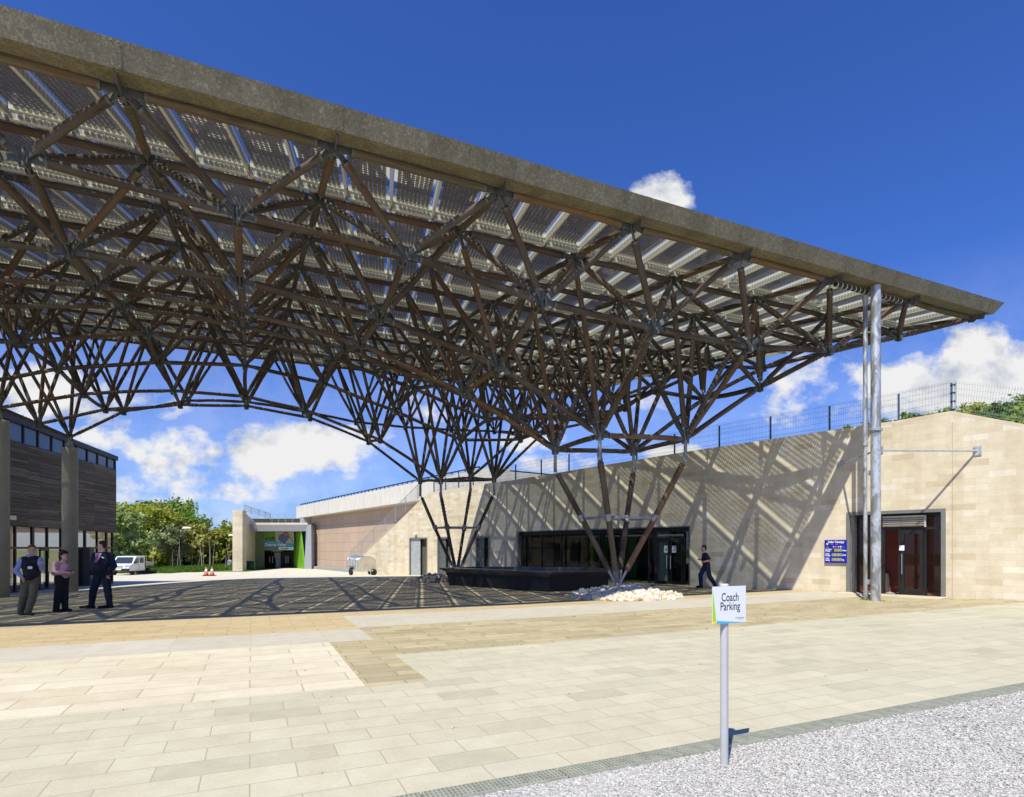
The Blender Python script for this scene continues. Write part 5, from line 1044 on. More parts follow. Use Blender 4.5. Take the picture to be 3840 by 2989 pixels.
V_, F_, T_ = leaves([(px_x(X, 47), 47, 1.6 + (HY-Y)/F*47 - 1.2) for X, Y in ((3600,1570),(3660,1560),(3720,1560),(3780,1550),(3840,1540),(3900,1530),(3560,1590))], [(2.4,2,1.8)]*7, 5000, .18, 77)
stuff(leaf_obj('hill_thicket', V_, F_, T_, LM['mid']), 'mass of bushes covering the hill behind the leaning fence', 'thicket')
# ------------------------------------------------------------------ VEHICLES AND STREET FURNITURE
M_rub = plain('tyre_rubber', (.02,.02,.02), .85); M_vw = plain('van_white_paint', (.72,.73,.74), .28, 0, .03); M_vg = plain('dark_auto_glass', (.03,.045,.06), .06, 0, .1, 4, spec=.8)
def wheel(par, c, ax, r=.33, w=.22):
    ax = Vector(ax).normalized(); c = Vector(c); m = MB(); R = ax.to_track_quat('Z', 'X').to_matrix(); m.lathe(c - ax*w/2, [(r*.62, 0), (r*.93, .0), (r, .03), (r, w-.03), (r*.93, w), (r*.62, w)], 24, R=R); wh = m.build('wheel', M_rub, par)
    m = MB(); m.lathe(c - ax*(w/2 + .002), [(r*.6, .02), (r*.6, w - .016), (r*.45, w - .03), (.06, w - .05)], 20, R=R)
    for k in range(5): a = k*2*math.pi/5; m.tube(c + ax*(w/2 - .04) + R @ Vector((math.cos(a)*r*.32, math.sin(a)*r*.32, 0)), c + ax*(w/2 - .028) + R @ Vector((math.cos(a)*r*.32, math.sin(a)*r*.32, 0)), .05, .05, 6)
    m.build('rim', M_ss, wh)
def pickup():
    P = Vector((px_x(484, 62.0), 62.0)); f = Vector((.13, -.99)).normalized(); l = Vector((-f.y, f.x)); c = P - f*2.65 - l*1.0
    root = empty('pickup_truck', (c.x, c.y, zg(c.x, c.y)), math.atan2(f.y, f.x)); tag(root, 'white crew cab pickup truck with a dropside bed parked beyond the left building', 'truck')
    prof = [(.15, .42), (2.0, .42), (2.62, .50), (2.68, .78), (2.60, 1.02), (1.85, 1.22), (1.20, 1.92), (1.0, 2.0), (-.62, 2.02), (-.78, 1.95), (-.80, .42)]
    m = MB(); m.prism([Vector((x, -1.0, z)) for x, z in prof], (0, 2.0, 0)); b = m.build('body', M_vw, root); bv = b.modifiers.new('bev', 'BEVEL'); bv.width = .05; bv.segments = 2; bv.limit_method = 'ANGLE'
    m = MB(); m.add([(1.86, -.88, 1.26), (1.86, .88, 1.26), (1.26, .80, 1.88), (1.26, -.80, 1.88)], [(0,1,2,3)]); ws = m.build('windscreen', M_vg, root); ws.location = (.035, 0, .03)
    for sy in (-1, 1):
        for nm, q in (('side_window', [(1.62, 1.26), (1.20, 1.78), (.62, 1.82), (.62, 1.26)]), ('side_window', [(.42, 1.26), (.42, 1.82), (-.45, 1.82), (-.50, 1.26)])): m = MB(); m.prism([Vector((x, sy*1.005, z)) for x, z in q], (0, .012*sy, 0)); m.build(nm, M_vg, root)
        m = MB(); m.box((1.55, sy*1.12, 1.34), (.14, .2, .26)); m.build('mirror', M_frame, root)
        m = MB(); m.hexa([(2.50, sy*.55, .84), (2.60, sy*.95 if sy > 0 else sy*.55, .84), (2.52, sy*.99, .84), (2.40, sy*.99, .84), (2.45, sy*.55, 1.04), (2.55, sy*.7, 1.04), (2.47, sy*.99, 1.02), (2.35, sy*.99, 1.02)] if False else [(2.58, sy*.75-.2, .86), (2.66, sy*.75-.2, .86), (2.66, sy*.75+.2, .86), (2.58, sy*.75+.2, .86), (2.5, sy*.75-.2, 1.05), (2.6, sy*.75-.2, 1.05), (2.6, sy*.75+.2, 1.05), (2.5, sy*.75+.2, 1.05)]); m.build('headlight', M_ss, root)
        m = MB(); m.prism([Vector((x, sy*1.006, z)) for x, z in ((.60, .5), (.60, 1.2), (.575, 1.2), (.575, .5))], (0, .008*sy, 0)); m.box((.75, sy*1.02, 1.1), (.16, .03, .04)); m.build('door_trim', M_frame, root)
        for x in (1.75, -1.75): wheel(root, (x, sy*.88, .33), (0, sy, 0))
    m = MB(); m.box((2.66, 0, .58), (.16, 2.02, .24)); m.build('bumper', M_frame, root)
    m = MB(); m.box((2.665, 0, .92), (.05, .8, .10)); m.build('grille', M_frame, root)
    m = MB(); m.box((2.745, 0, .62), (.01, .52, .11)); m.build('number_plate', M_white, root)
    m = MB(); m.box((-.9, 0, 1.35), (.06, 2.0, 1.1)); 
    m.build('headboard', M_frame, root)
    m = MB(); m.box((-1.85, 0, .88), (1.95, 2.05, .10)); m.build('bed_floor', M_frame, root)
    Ms = plain('dropside_silver', (.42,.40,.34), .5, .3)
    for sy in (-1, 1): m = MB(); m.box((-1.85, sy*1.03, 1.13), (1.95, .04, .42)); m.build('dropside', Ms, root)
    m = MB(); m.box((-2.83, 0, 1.13), (.04, 2.05, .42)); m.build('tailboard', Ms, root)
    m = MB(); m.box((-.9, 0, .5), (3.4, .8, .16)); m.build('chassis', M_frame, root)
pickup()
def trailer():
    y = 42.0; x = px_x(1354, y); root = empty('box_trailer', (x, y, zg(x, y)), math.radians(35)); tag(root, 'silver covered box trailer parked before the brown hall wall', 'trailer')
    Mal = plain('ribbed_aluminium', (.50,.50,.47), .35, .4, .08); Mbl = plain('blue_sheen_cover', (.30,.36,.45), .3, .5, .1); w, L, h0, h1 = .61, 1.1, .40, 1.12
    def arch(a, b, m, r=0.0):  # curved top section across x from -w to w between y=a and y=b
        n = 10; P = []
        for k in range(n+1):
            t = k/n; xx = -w + 2*w*t; zz = h1 + (.24)*(1 - abs(2*t-1)**2.6) + r; P.append((xx*(1 + r*.3), zz))
        V = [(p[0], a, p[1]) for p in P] + [(p[0], b, p[1]) for p in P] + [(p[0], a, p[1]-.03) for p in P] + [(p[0], b, p[1]-.03) for p in P]; q = n+1
        m.add(V, [(k, k+1, q+k+1, q+k) for k in range(n)] + [(2*q+k, 3*q+k, 3*q+k+1, 2*q+k+1) for k in range(n)] + [(k, 2*q+k, 2*q+k+1, k+1) for k in range(n)] + [(q+k, q+k+1, 3*q+k+1, 3*q+k) for k in range(n)], None, 0, True)
    m = MB(); m.box((0, 0, (h0+h1)/2), (2*w, 2*L, h1-h0)); m.build('body', Mal, root)
    m = MB(); arch(-L, L, m); m.build('cover', Mbl, root)
    for k in range(5): m = MB(); yy = -L + 2*L*k/4; arch(yy - .03, yy + .03, m, .02); m.box((-w-.012, yy, (h0+h1)/2), (.03, .06, h1-h0)); m.box((w+.012, yy, (h0+h1)/2), (.03, .06, h1-h0)); m.build('rib', M_ss, root)
    m = MB(); n = 10; P = [Vector((-w + 2*w*k/n, -L-.02, h1 + .24*(1 - abs(2*k/n-1)**2.6))) for k in range(n+1)]; m.prism([Vector((w, -L-.02, h0)), Vector((-w, -L-.02, h0))] + P, (0, -.02, 0)); m.build('end_panel', plain('beige_end_panel', (.50,.45,.35), .5), root)
    m = MB(); m.box((0, 0, h0 - .05), (2*w+.16, 2*L+.1, .1)); m.build('frame', M_galv, root)
    for sx in (-1, 1): wheel(root, (sx*(w+.10), .1, .27), (sx, 0, 0), .27, .16); m = MB(); m.lathe((sx*(w+.02), .1, .27), [(.33, 0), (.33, .16)], 16, R=Vector((sx, 0, 0)).to_track_quat('Z', 'X').to_matrix()); m2 = MB(); m2.box((sx*(w+.1), .1, .60), (.2, .74, .03)); m2.build('mudguard', M_frame, root)
    wheel(root, (.42, -L-.2, .24), (0, -1, 0), .24, .12)
    m = MB(); m.bar((-.5, -L, .37), (0, -L-.95, .37), .06, .06); m.bar((.5, -L, .37), (0, -L-.95, .37), .06, .06); m.tube((0, -L-.7, .0), (0, -L-.7, .6), .03, .03, 8); m.build('drawbar', M_galv, root)
trailer()
def cone(X, lab, dot=False):
    y = 60.0; x = px_x(X, y); root = empty('traffic_cone', (x, y, zg(x, y))); tag(root, lab, 'traffic cone', 'pair of traffic cones on the pale road'); Mo = plain('cone_orange', (.72,.14,.05), .5, 0, .08); Mw = plain('cone_white_sleeve', (.62,.64,.68), .4)
    m = MB(); m.box((0, 0, .025), (.62, .62, .05)); m.build('base', M_rub, root)
    f = lambda z: .26 - .215*(z - .05)/.83
    for nm, a, b, mm in (('lower_band', .05, .36, Mo), ('sleeve', .36, .72, Mw), ('tip', .72, .90, Mo)): m = MB(); m.lathe((0, 0, 0), [(f(a), a), (f(b), b)], 18); m.build(nm, mm, root)
cone(773, 'orange and white traffic cone, left one of the pair'); cone(795, 'orange and white traffic cone, right one of the pair')
def lamp(X, Yt, y, lab, arm):
    x = px_x(X, y); z = zg(x, y); H = 1.6 + (HY-Yt)/F*y - z; root = empty('street_lamp', (x, y, z)); tag(root, lab, 'street lamp', 'street lamps along the road'); del root['group']
    m = MB(); m.tube((0, 0, 0), (0, 0, 1.2), .11, .10, 12); m.tube((0, 0, 1.2), (0, 0, H), .07, .06, 12); m.build('pole', M_frame, root)
    m = MB(); m.tube((0, 0, H - .05), (arm, 0, H - .02), .035, .035, 8); m.build('arm', M_frame, root)
    m = MB(); a = arm*.85; m.hexa([(a, -.2, H-.12), (a+1.15, -.2, H-.08), (a+1.15, .2, H-.08), (a, .2, H-.12), (a+.1, -.15, H+.14), (a+1.0, -.15, H+.10), (a+1.0, .15, H+.10), (a+.1, .15, H+.14)]); m.build('lamp_head', M_white, root)
lamp(673, 1979, 82, 'tall black lamp post with a flat white head before the birches', .55); lamp(851, 2006, 88, 'thin black lamp post beside the far sandstone pier', .35)
def blue_bin():
    y = 86; x = px_x(862, y); root = empty('recycling_bin', (x, y, zg(x, y))); tag(root, 'small rounded blue grey bin on the grass beside the far pier', 'bin'); m = MB(); m.lathe((0, 0, 0), [(.30, .0), (.34, .15), (.36, .8), (.30, 1.05), (.12, 1.18)], 16); m.build('body', plain('blue_grey_plastic', (.22,.32,.38), .4), root); m = MB(); m.box((0, -.34, .85), (.3, .05, .12)); m.build('slot', M_frame, root)
blue_bin()
# ------------------------------------------------------------------ PEOPLE (smooth-blended bodies, polygonised)
def nets(Fv, o, h):
    S_ = Fv < 0; nx, ny, nz = Fv.shape; cn = [(i, j, k) for i in (0, 1) for j in (0, 1) for k in (0, 1)]
    sl = lambda A, c: A[c[0]:nx-1+c[0], c[1]:ny-1+c[1], c[2]:nz-1+c[2]]
    cnt = sum(sl(S_, c).astype(np.int8) for c in cn); act = (cnt > 0) & (cnt < 8); idx = -np.ones(act.shape, int); idx[act] = np.arange(act.sum())
    I = np.argwhere(act); pos = np.zeros((len(I), 3)); num = np.zeros(len(I))
    for a in cn:
        for ax in range(3):
            if a[ax]: continue
            b = list(a); b[ax] = 1; fa = sl(Fv, a)[act]; fb = sl(Fv, b)[act]; cr = (fa < 0) != (fb < 0); t = np.where(cr, fa/(fa - fb + 1e-12), 0); p = np.tile(np.array(a, float), (len(I), 1)); p[:, ax] += t; pos += p*cr[:, None]; num += cr
    V = o + (I + pos/np.maximum(num, 1)[:, None])*h; Fs = []
    for ax in range(3):
        u, v = (ax+1) % 3, (ax+2) % 3; A = np.moveaxis(S_, ax, 0); D = A[:-1] != A[1:]; q = np.argwhere(D); P = np.zeros((len(q), 3), int); P[:, ax] = q[:, 0]; rest = [k for k in range(3) if k != ax]; P[:, rest[0]] = q[:, 1]; P[:, rest[1]] = q[:, 2]
        ok = (P[:, u] > 0) & (P[:, v] > 0) & (P[:, u] < Fv.shape[u]-1) & (P[:, v] < Fv.shape[v]-1); P = P[ok]; q = q[ok]
        e = np.eye(3, dtype=int); c = [P - e[u] - e[v], P - e[v], P, P - e[u]]; F_ = np.stack([idx[tuple(x.T)] for x in c], 1); fl = S_[tuple(P.T)]; F_[~fl] = F_[~fl][:, ::-1]; Fs.append(F_[(F_ >= 0).all(1)])
    return V, np.concatenate(Fs)
def sdf_obj(name, prims, h, mat, parent, k=.03, cut=None):
    pts = []
    for p in prims: pts += [np.array(p[1]) - p[-1], np.array(p[1]) + p[-1]] + ([np.array(p[2]) - p[-1], np.array(p[2]) + p[-1]] if p[0] == 'c' else [])
    pts = np.array(pts); lo, hi = pts.min(0) - .06, pts.max(0) + .06; n = np.ceil((hi-lo)/h).astype(int) + 1; Fv = np.full(n, 1.0, dtype=np.float32)
    for p in prims:
        kk = k
        if p[0] == 'c': a, b, ra, rb = np.array(p[1], float), np.array(p[2], float), p[3], p[4]; l0, l1 = np.minimum(a, b) - max(ra, rb) - .07, np.maximum(a, b) + max(ra, rb) + .07; kk = p[5] if len(p) > 6 else k
        else: a = np.array(p[1], float); r = np.array(p[2], float); l0, l1 = a - r.max() - .07, a + r.max() + .07; kk = p[4] if len(p) > 5 else k
        i0 = np.maximum(0, ((l0 - lo)/h).astype(int)); i1 = np.minimum(n, ((l1 - lo)/h).astype(int) + 2); g = np.stack(np.meshgrid(*[lo[q] + np.arange(i0[q], i1[q])*h for q in range(3)], indexing='ij'), -1)
        if p[0] == 'c':
            ab = b - a; t = np.clip(((g - a) @ ab)/(ab @ ab + 1e-12), 0, 1); d = np.linalg.norm(g - a - t[..., None]*ab, axis=-1) - (ra + (rb - ra)*t)
        else:
            q = g - a; ang = p[3]; c_, s_ = math.cos(ang), math.sin(ang); q = np.stack([q[..., 0]*c_ + q[..., 1]*s_, -q[..., 0]*s_ + q[..., 1]*c_, q[..., 2]], -1); k0 = np.linalg.norm(q/r, axis=-1); k1 = np.linalg.norm(q/(r*r), axis=-1); d = k0*(k0 - 1)/np.maximum(k1, 1e-6)
        sub = Fv[i0[0]:i1[0], i0[1]:i1[1], i0[2]:i1[2]]; hh = np.clip(.5 + .5*(sub - d)/kk, 0, 1); sub[...] = sub*(1-hh) + d*hh - kk*hh*(1-hh)
    if cut is not None:
        Z = lo[2] + np.arange(n[2])*h; Fv = np.maximum(Fv, np.maximum(cut[0] - Z, Z - cut[1])[None, None, :])
    V, Fa = nets(Fv, lo, h); return np_obj(name, V, Fa, mat, parent, smooth=True)
def C_(a, b, ra, rb=None, k=None):
    rb = ra if rb is None else rb; mx = max(ra, rb); return ('c', a, b, ra, rb, k, mx) if k is not None else ('c', a, b, ra, rb, mx)
def E_(a, r, ang=0.0, k=None): mx = max(r); return ('e', a, r, ang, k, mx) if k is not None else ('e', a, r, ang, mx)
def hand(wrist, d, up, side, curl=.5, s=1.0):
    """palm, four unequal bent fingers and a thumb leaving the side of the palm"""
    w = Vector(wrist); d = Vector(d).normalized(); up = Vector(up); x = d.cross(up).normalized(); n = x.cross(d).normalized(); P = [C_(tuple(w), tuple(w + d*.07*s), .021*s, .026*s, .012)]
    for q in (-1.5, -.5, .5, 1.5): P.append(C_(tuple(w + d*.02*s + x*q*.012*s), tuple(w + d*.085*s + x*q*.018*s), .014*s, .012*s, .012))
    for q, L in ((-1.5, .062), (-.5, .078), (.5, .084), (1.5, .074)):
        b = w + d*.09*s + x*q*.0205*s; m1 = b + (d*math.cos(curl*.6) - n*math.sin(curl*.6))*L*.5*s; m2 = m1 + (d*math.cos(curl*1.8) - n*math.sin(curl*1.8))*L*.5*s; P += [C_(tuple(b), tuple(m1), .0095*s, .0088*s, .004), C_(tuple(m1), tuple(m2), .0088*s, .0075*s, .004)]
    t0 = w + d*.025*s + x*side*.026*s; t1 = t0 + (d*.6 + x*side*.75 - n*.2)*.042*s; t2 = t1 + (d*.9 + x*side*.2 - n*.3)*.032*s; P += [C_(tuple(t0), tuple(t1), .014*s, .0105*s, .006), C_(tuple(t1), tuple(t2), .0105*s, .0085*s, .004)]; return P
M_skin = plain('skin', (.50,.27,.18), .55, 0, .08, 20); M_skin2 = plain('skin_pink', (.60,.34,.26), .55, 0, .08, 20)
def grow(P, g):
    out = []
    for p in P:
        if p[0] == 'c': out.append(('c', p[1], p[2], p[3]+g, p[4]+g, .03, max(p[3], p[4])+g))
        else: out.append(('e', p[1], tuple(r+g for r in p[2]), p[3], .03, max(p[2])+g))
    return out
def lerp3(a, b, t): return tuple(a[k] + (b[k]-a[k])*t for k in range(3))
def person(X, Yf, y, lab, J, face, skin, hair, tops, trousers, shoes, hsc=1.0, build=1.0, female=False, group=None):
    """J: joints in metres, x right, y away from the camera, z up. face: heading angle of the face."""
    x = px_x(X, y); z0 = 1.6 - (Yf - HY)/F*y; z0 = zg(x, y) + .008
    root = empty('person', (x, y, z0)); tag(root, lab, 'person', group); b = build
    hd = Vector(J['head']); fd = Vector((math.cos(face), math.sin(face), 0)); sdv = Vector((-fd.y, fd.x, 0)); an = face; s = hsc
    nk = Vector(J['neck'])
    head = [E_(tuple(hd + Vector((0, 0, .025))), (.092*s, .074*s, .098*s), an), E_(tuple(hd + fd*.022 + Vector((0, 0, -.045))), (.066*s, .054*s, .075*s), an), C_(tuple(hd + fd*.085*s + Vector((0, 0, .018))), tuple(hd + fd*.108*s + Vector((0, 0, -.018))), .009, .015, .012),
            C_(tuple(hd + fd*.075*s + sdv*.016 + Vector((0, 0, -.052))), tuple(hd + fd*.075*s - sdv*.016 + Vector((0, 0, -.052))), .011, .011, .008), E_(tuple(hd + fd*.062*s + Vector((0, 0, -.092))), (.028, .028, .022), an)]
    for q in (-1, 1): head += [E_(tuple(hd + sdv*q*.074*s + Vector((0, 0, -.005)) - fd*.004), (.020, .009, .030), an, .008), C_(tuple(hd + fd*.078*s + sdv*q*.018 + Vector((0, 0, .034))), tuple(hd + fd*.070*s + sdv*q*.046 + Vector((0, 0, .034))), .009, .008, .01)]
    neck = [C_(tuple(nk - Vector((0, 0, .05))), tuple(hd + Vector((0, 0, -.05)) - fd*.015), .054*b, .050)]
    for q in ('sl', 'sr'): J[q] = (J[q][0], J[q][1], J[q][2] - .03)
    sl, sr, pe = Vector(J['sl']), Vector(J['sr']), Vector(J['pelvis']); ch = (sl+sr)/2; ta = math.atan2(sr.y - sl.y, sr.x - sl.x); ws = (sr-sl).length; bl = J.get('belly', 0.0); bf = Vector((math.cos(J.get('bface', face)), math.sin(J.get('bface', face)), 0))
    torso = [E_(tuple(ch*.86 + pe*.14 - Vector((0, 0, .06))), (ws*.50, .115*b, .17), ta), E_(tuple(ch*.42 + pe*.58 + bf*(.02+bl)), (ws*.40*b, (.108 + bl)*b, .19), ta), E_(tuple(pe + Vector((0, 0, .02))), (ws*.43*b, .115*b, .13), ta),
             C_(tuple(sl), tuple(sr), .052*b, .052*b), C_(tuple(nk - Vector((0, 0, .055))), tuple(lerp3(nk, sl, .8)), .036, .036), C_(tuple(nk - Vector((0, 0, .055))), tuple(lerp3(nk, sr, .8)), .036, .036)]
    if female: torso.append(E_(tuple(ch*.68 + pe*.32 + bf*.085), (.10, .08, .085), ta))
    arms = []; hands = []
    for q in ('l', 'r'):
        a, e, w = J['s'+q], J['e'+q], J['w'+q]; arms += [C_(a, e, .052*b, .041*b), C_(e, w, .044*b, .029)]; d = Vector(w) - Vector(e); hdir = Vector(J.get('h'+q, tuple(d))); hands += [C_(e, w, .036, .026)] + hand(w, hdir, J.get('u'+q, (0, -.3, 1)), -1 if q == 'l' else 1, J.get('c'+q, .7), .95*hsc)
    legs = []; feet = []
    for q in ('l', 'r'):
        hp, kn, ak, toe = J['p'+q], J['k'+q], J['a'+q], J['t'+q]; legs += [C_(hp, kn, .086*b, .060*b), C_(kn, lerp3(kn, ak, .35), .058*b, .056*b), C_(lerp3(kn, ak, .35), ak, .056*b, .042)]
        t = Vector(toe); a_ = Vector(ak); fdir = (Vector((t.x, t.y, 0)) - Vector((a_.x, a_.y, 0))).normalized(); heel = Vector((a_.x, a_.y, 0)) - fdir*.045 + Vector((0, 0, a_.z*.45)); feet += [C_(tuple(heel), tuple(t), .038, .030), C_(tuple(a_), tuple((heel + t)/2), .036, .032)]
    body = sdf_obj('body', torso + neck + head + arms + hands + legs + feet, .0085, skin, root, k=.028)
    # garments
    for nm, mat, parts_, g, cut in tops(J, torso, arms, neck): sdf_obj(nm, grow(parts_, g), .011, mat, root, k=.03, cut=cut)
    sdf_obj('trousers', grow(legs + [torso[2]], .020) + [('c', J['kl'], tuple(J['al']), .066, .062, .03, .066), ('c', J['kr'], tuple(J['ar']), .066, .062, .03, .066)], .011, trousers, root, cut=(.045 if 'liftcut' not in J else -1, pe.z + .12))
    for q in (0, 1): sdf_obj('shoe', grow(feet[2*q:2*q+2], .010), .008, shoes, root, k=.02, cut=(-.01, .14 + max(J['al'][2], J['ar'][2]) - .06))
    hp = []
    if hair[1] == 'short': hp = [E_(tuple(hd - fd*.014 + Vector((0, 0, .052))), (.096*s, .080*s, .084*s), an), E_(tuple(hd - fd*.045 + Vector((0, 0, .0))), (.060*s, .074*s, .075*s), an)]
    elif hair[1] == 'thin': hp = [E_(tuple(hd - fd*.028 + Vector((0, 0, .045))), (.086*s, .079*s, .080*s), an), E_(tuple(hd - fd*.045), (.058*s, .074*s, .07*s), an)]
    else: hp = [E_(tuple(hd - fd*.02 + Vector((0, 0, .048))), (.112*s, .098*s, .098*s), an), E_(tuple(hd - fd*.045 + Vector((0, 0, -.035))), (.085*s, .098*s, .095*s), an), E_(tuple(hd + fd*.06 + Vector((0, 0, .085))), (.05, .075, .03), an)]
    sdf_obj('hair', hp, .008, hair[0], root, k=.02)
    for q in (-1, 1): m = MB(); m.lathe(hd + fd*.080*s + sdv*q*.031*s + Vector((0, 0, .006)), [(.004, -.008), (.009, 0), (.004, .008)], 8); m.build('eye', M_black, root)
    return root, hd, fd, sdv
Mc = lambda nm, c, v=.12: plain(nm, c, .85, 0, v, 12, .15, 90)
Z1 = (-9, 9)
def man_in_vest():
    J = dict(head=(.14,-.02,1.545), neck=(.125,0,1.41), sl=(-.05,-.07,1.335), sr=(.25,.07,1.34), pelvis=(.09,0,.86), el=(-.12,-.17,1.05), wl=(.02,-.17,.92), er=(.37,.0,1.10), wr=(.47,-.16,1.20), hr=(.35,-.3,.35), hl=(.5,.2,-.8), pl=(.005,-.03,.86), pr=(.175,.03,.86), kl=(-.04,-.03,.46), kr=(.15,0,.45), al=(-.16,.02,.085), ar=(.07,-.04,.085), tl=(-.02,-.10,.03), tr=(.25,-.14,.03), belly=.045, cr=1.0, bface=-.7)
    sh = Mc('light_blue_shirt', (.28,.33,.62)); vs = Mc('black_fleece_vest', (.012,.012,.018)); 
    def tops(J, t, a, n): return [('shirt', sh, t[:2] + t[3:] + a, .010, (.84, 1.45)), ('vest', vs, t[:3] + [C_(lerp3(J['sl'], J['sr'], .14), lerp3(J['sl'], J['sr'], .86), .052)] + t[4:], .026, (.82, 1.42))]
    r, hd, fd, sv = person(100, 2306, 13.98, 'man in a black fleece vest over a blue shirt and khaki trousers, gesturing', J, -.75, M_skin, (Mc('dark_hair', (.02,.015,.012)), 'short'), tops, Mc('khaki_trousers', (.10,.09,.055)), Mc('dark_shoes', (.02,.02,.02)), build=1.03)
    m = MB(); m.box((.235, -.19, 1.13), (.085, .01, .06), .5); m.build('name_badge', M_white, r); m = MB(); m.tube((.20, -.15, 1.40), (.235, -.195, 1.16), .004, .004, 5); m.tube((.27, -.10, 1.38), (.235, -.195, 1.16), .004, .004, 5); m.build('lanyard', M_frame, r)
    sdf_obj('collar', [C_((.07,-.07,1.42), (.14,-.12,1.40), .022), C_((.14,-.12,1.40), (.20,-.03,1.43), .022)], .008, sh, r, k=.02)
man_in_vest()
def woman():
    J = dict(head=(.09,-.02,1.405), neck=(.06,0,1.27), sl=(-.0,-.155,1.215), sr=(.04,.145,1.215), pelvis=(.02,0,.86), el=(.0,-.21,.97), wl=(.20,-.13,.97), er=(.07,.17,.97), wr=(.22,.02,.99), hl=(.8,.25,.1), hr=(.7,-.35,.05), pl=(.02,-.08,.84), pr=(.03,.08,.84), kl=(-.01,-.07,.47), kr=(.04,.07,.47), al=(-.06,-.07,.085), ar=(.07,.05,.085), tl=(.10,-.09,.03), tr=(.22,.03,.03), cl=1.2, cr=1.2, bface=0.0, belly=.02)
    tp = Mc('pink_blouse', (.42,.24,.30))
    def tops(J, t, a, n): return [('blouse', tp, t + a, .014, (.83, 1.285))]
    r, hd, fd, sv = person(228, 2294, 14.7, 'woman with short dark hair in a pink blouse and black trousers, facing right', J, -.45, M_skin2, (Mc('dark_brown_hair', (.03,.015,.01)), 'bob'), tops, Mc('black_trousers', (.01,.01,.012)), Mc('black_shoes', (.012,.012,.012)), hsc=.95, build=.98, female=True)
    m = MB(); m.box((.29, -.08, 1.02), (.07, .03, .03), .3); m.build('held_phone', M_black, r)
woman()
def suited_man():
    J = dict(head=(.09,0,1.655), neck=(.10,.01,1.50), sl=(-.105,.02,1.415), sr=(.31,.0,1.415), pelvis=(.085,0,.90), el=(-.19,.02,1.12), wl=(-.12,-.11,.92), er=(.40,.0,1.12), wr=(.32,-.12,.92), hl=(.2,.3,-.8), hr=(-.2,.3,-.8), pl=(.0,0,.88), pr=(.18,0,.88), kl=(-.10,-.06,.47), kr=(.22,.03,.46), al=(-.16,-.04,.085), ar=(.26,.05,.085), tl=(-.40,-.10,.03), tr=(.07,-.08,.03), belly=.05, bface=-1.6)
    su = Mc('navy_suit', (.010,.012,.028)); 
    def tops(J, t, a, n): return [('jacket', su, t + a + [('c', (.02,0,.98), (.16,0,.98), .13, .13, .03, .13)], .026, (.74, 1.50))]
    r, hd, fd, sv = person(370, 2281, 15.5, 'man in a navy suit with a pink tie, hands in pockets, looking left', J, -2.75, M_skin2, (Mc('brown_hair', (.04,.025,.018)), 'short'), tops, su, Mc('black_leather_shoes', (.01,.01,.01)), build=1.1)
    m = MB(); m.prism([Vector((.015, -.13, 1.46)), Vector((.18, -.13, 1.46)), Vector((.09, -.215, 1.16))], (0, -.018, 0)); m.build('shirt_front', Mc('white_shirt', (.62,.62,.68)), r)
    m = MB(); m.prism([Vector((.068, -.150, 1.455)), Vector((.118, -.150, 1.455)), Vector((.122, -.222, 1.22)), Vector((.09, -.236, 1.17)), Vector((.058, -.222, 1.22))], (0, -.014, 0)); m.build('tie', Mc('pink_tie', (.65,.10,.30)), r)
    m = MB(); m.box((.22, -.165, 1.345), (.08, .012, .028), .1, R=Matrix.Rotation(.4, 3, 'Y')); m.build('name_badge', M_white, r)
    m = MB()
    for q in (-1, 1): c = hd + fd*.092 + sv*q*.032 + Vector((0, 0, .006)); m.lathe(c, [(.020, -.002), (.020, .002)], 12, R=fd.to_track_quat('Z', 'Y').to_matrix())
    m.bar(hd + fd*.093 - sv*.014 + Vector((0, 0, .01)), hd + fd*.093 + sv*.014 + Vector((0, 0, .01)), .003, .003); m.build('glasses', M_frame, r)
    for w in ((-.125, -.115, .93), (.325, -.125, .93)): m = MB(); m.tube(Vector(w), Vector(w) + Vector((0, .02, -.02)), .040, .040, 10); m.build('shirt_cuff', M_white, r)
suited_man()
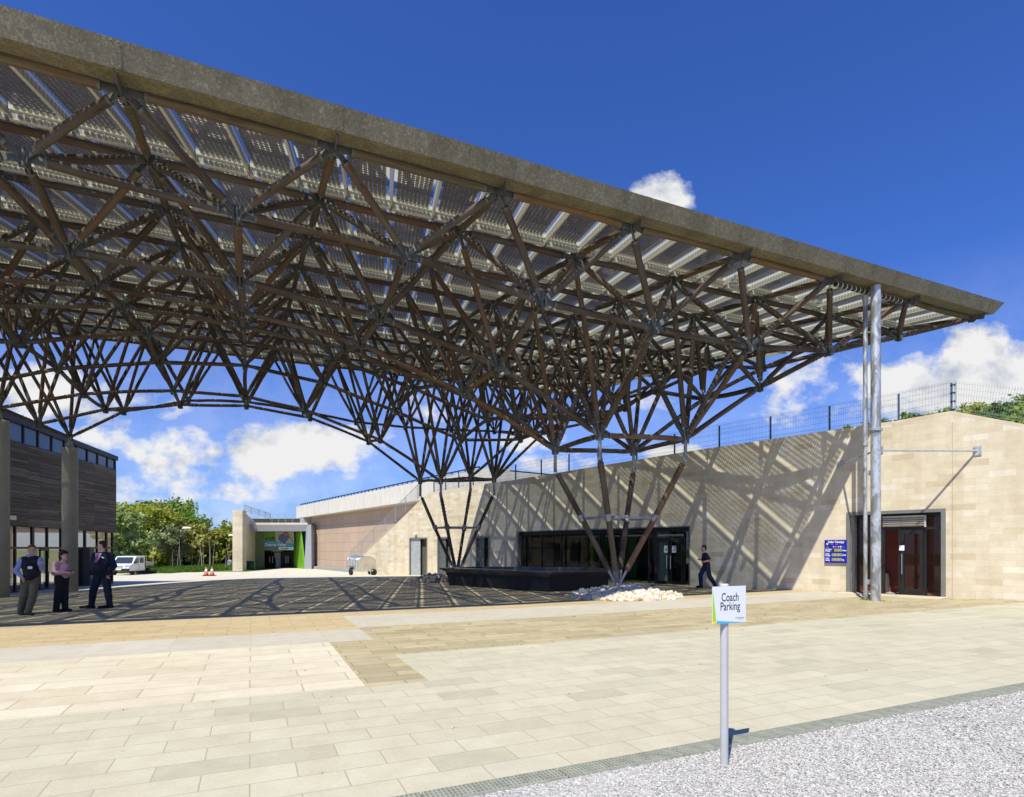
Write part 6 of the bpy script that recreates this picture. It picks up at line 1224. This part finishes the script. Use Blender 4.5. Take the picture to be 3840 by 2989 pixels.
def runner():
    J = dict(head=(-.16,0,1.50), neck=(-.13,0,1.36), sl=(-.12,-.17,1.28), sr=(-.10,.17,1.28), pelvis=(-.06,0,.86), el=(-.0,-.25,1.05), wl=(-.20,-.20,1.00), er=(-.03,.22,1.05), wr=(-.25,.10,1.08), hl=(-.9,.3,.1), hr=(-.9,-.3,.2), pl=(-.07,.08,.84), pr=(-.05,-.08,.84), kl=(-.26,.07,.50), kr=(.03,-.07,.47), al=(-.25,.06,.12), ar=(.24,-.06,.13), tl=(-.40,.06,.05), tr=(.17,-.06,.025), cl=1.5, cr=1.5, bface=3.14, liftcut=1)
    nv = Mc('navy_polo', (.012,.016,.05)); 
    def tops(J, t, a, n): return [('polo_shirt', nv, t + [C_(J['sl'], lerp3(J['sl'], J['el'], .72), .056, .050), C_(J['sr'], lerp3(J['sr'], J['er'], .72), .056, .050)], .016, (.84, 1.38))]
    person(2655, 2208, 22.2, 'man in navy polo shirt and trousers striding left past the stone wall', J, 3.14, M_skin, (Mc('black_hair', (.015,.012,.01)), 'short'), tops, Mc('navy_trousers', (.014,.02,.055)), Mc('dark_trainers', (.02,.02,.03)))
runner()
# ------------------------------------------------------------------ weeds in the joints and at wall bases
def weeds():
    rg = np.random.default_rng(21); P = []
    def clump(x, y, n, r, h):
        for _ in range(n): P.append((x + rg.normal(0, r), y + rg.normal(0, r), h*rg.uniform(.4, 1.2)))
    clump(px_x(3245, 16.95), 16.85, 90, .10, .06); clump(px_x(3284, 16.6), 16.42, 60, .13, .04)
    for X in np.arange(2900, 3840, 18): q = wx(X) + W_N*.06; clump(q.x, q.y, int(rg.integers(0, 5)), .05, .035)
    for _ in range(150):
        u = rg.uniform(2, 20); v = 8.75 + .27*int(rg.integers(0, 12)) + .135*0; p = UV(u, v); clump(p.x, p.y, int(rg.integers(3, 14)), .035, .02)
    for _ in range(60):
        u = rg.uniform(-8, 16); v = DR1 + .31*int(rg.integers(1, 16)); p = UV(u, v); clump(p.x, p.y, int(rg.integers(2, 9)), .018, .016)
    for X, Y in ((1500, 2135), (1290, 2137), (1250, 2136), (1420, 2153), (1470, 2152), (2700, 2222), (3000, 2230)): y = 1.9*F/(Y - HY); clump(px_x(X, y), y, 20, .3, .12)
    n = len(P); A = np.array(P); x, y, h = A.T; z = np.array([zg(a, b) for a, b in zip(x, y)]) + .006; a = rg.uniform(0, 6.28, n); w = np.minimum(.012, h*.35); dx, dy = np.cos(a)*w, np.sin(a)*w
    V = np.stack([np.stack([x-dx, y-dy, z], 1), np.stack([x+dx, y+dy, z], 1), np.stack([x + rg.normal(0, .6, n)*h, y + rg.normal(0, .6, n)*h, z+h], 1)], 1).reshape(-1, 3)
    stuff(leaf_obj('weeds', V, np.arange(3*n).reshape(n, 3), rg.uniform(.2, 1, n), leaf_mat('weed_green', (.10,.15,.02), (.20,.26,.04), (.32,.36,.08))), 'tiny green weeds growing in the paving joints and at the wall base', 'weeds')
weeds()
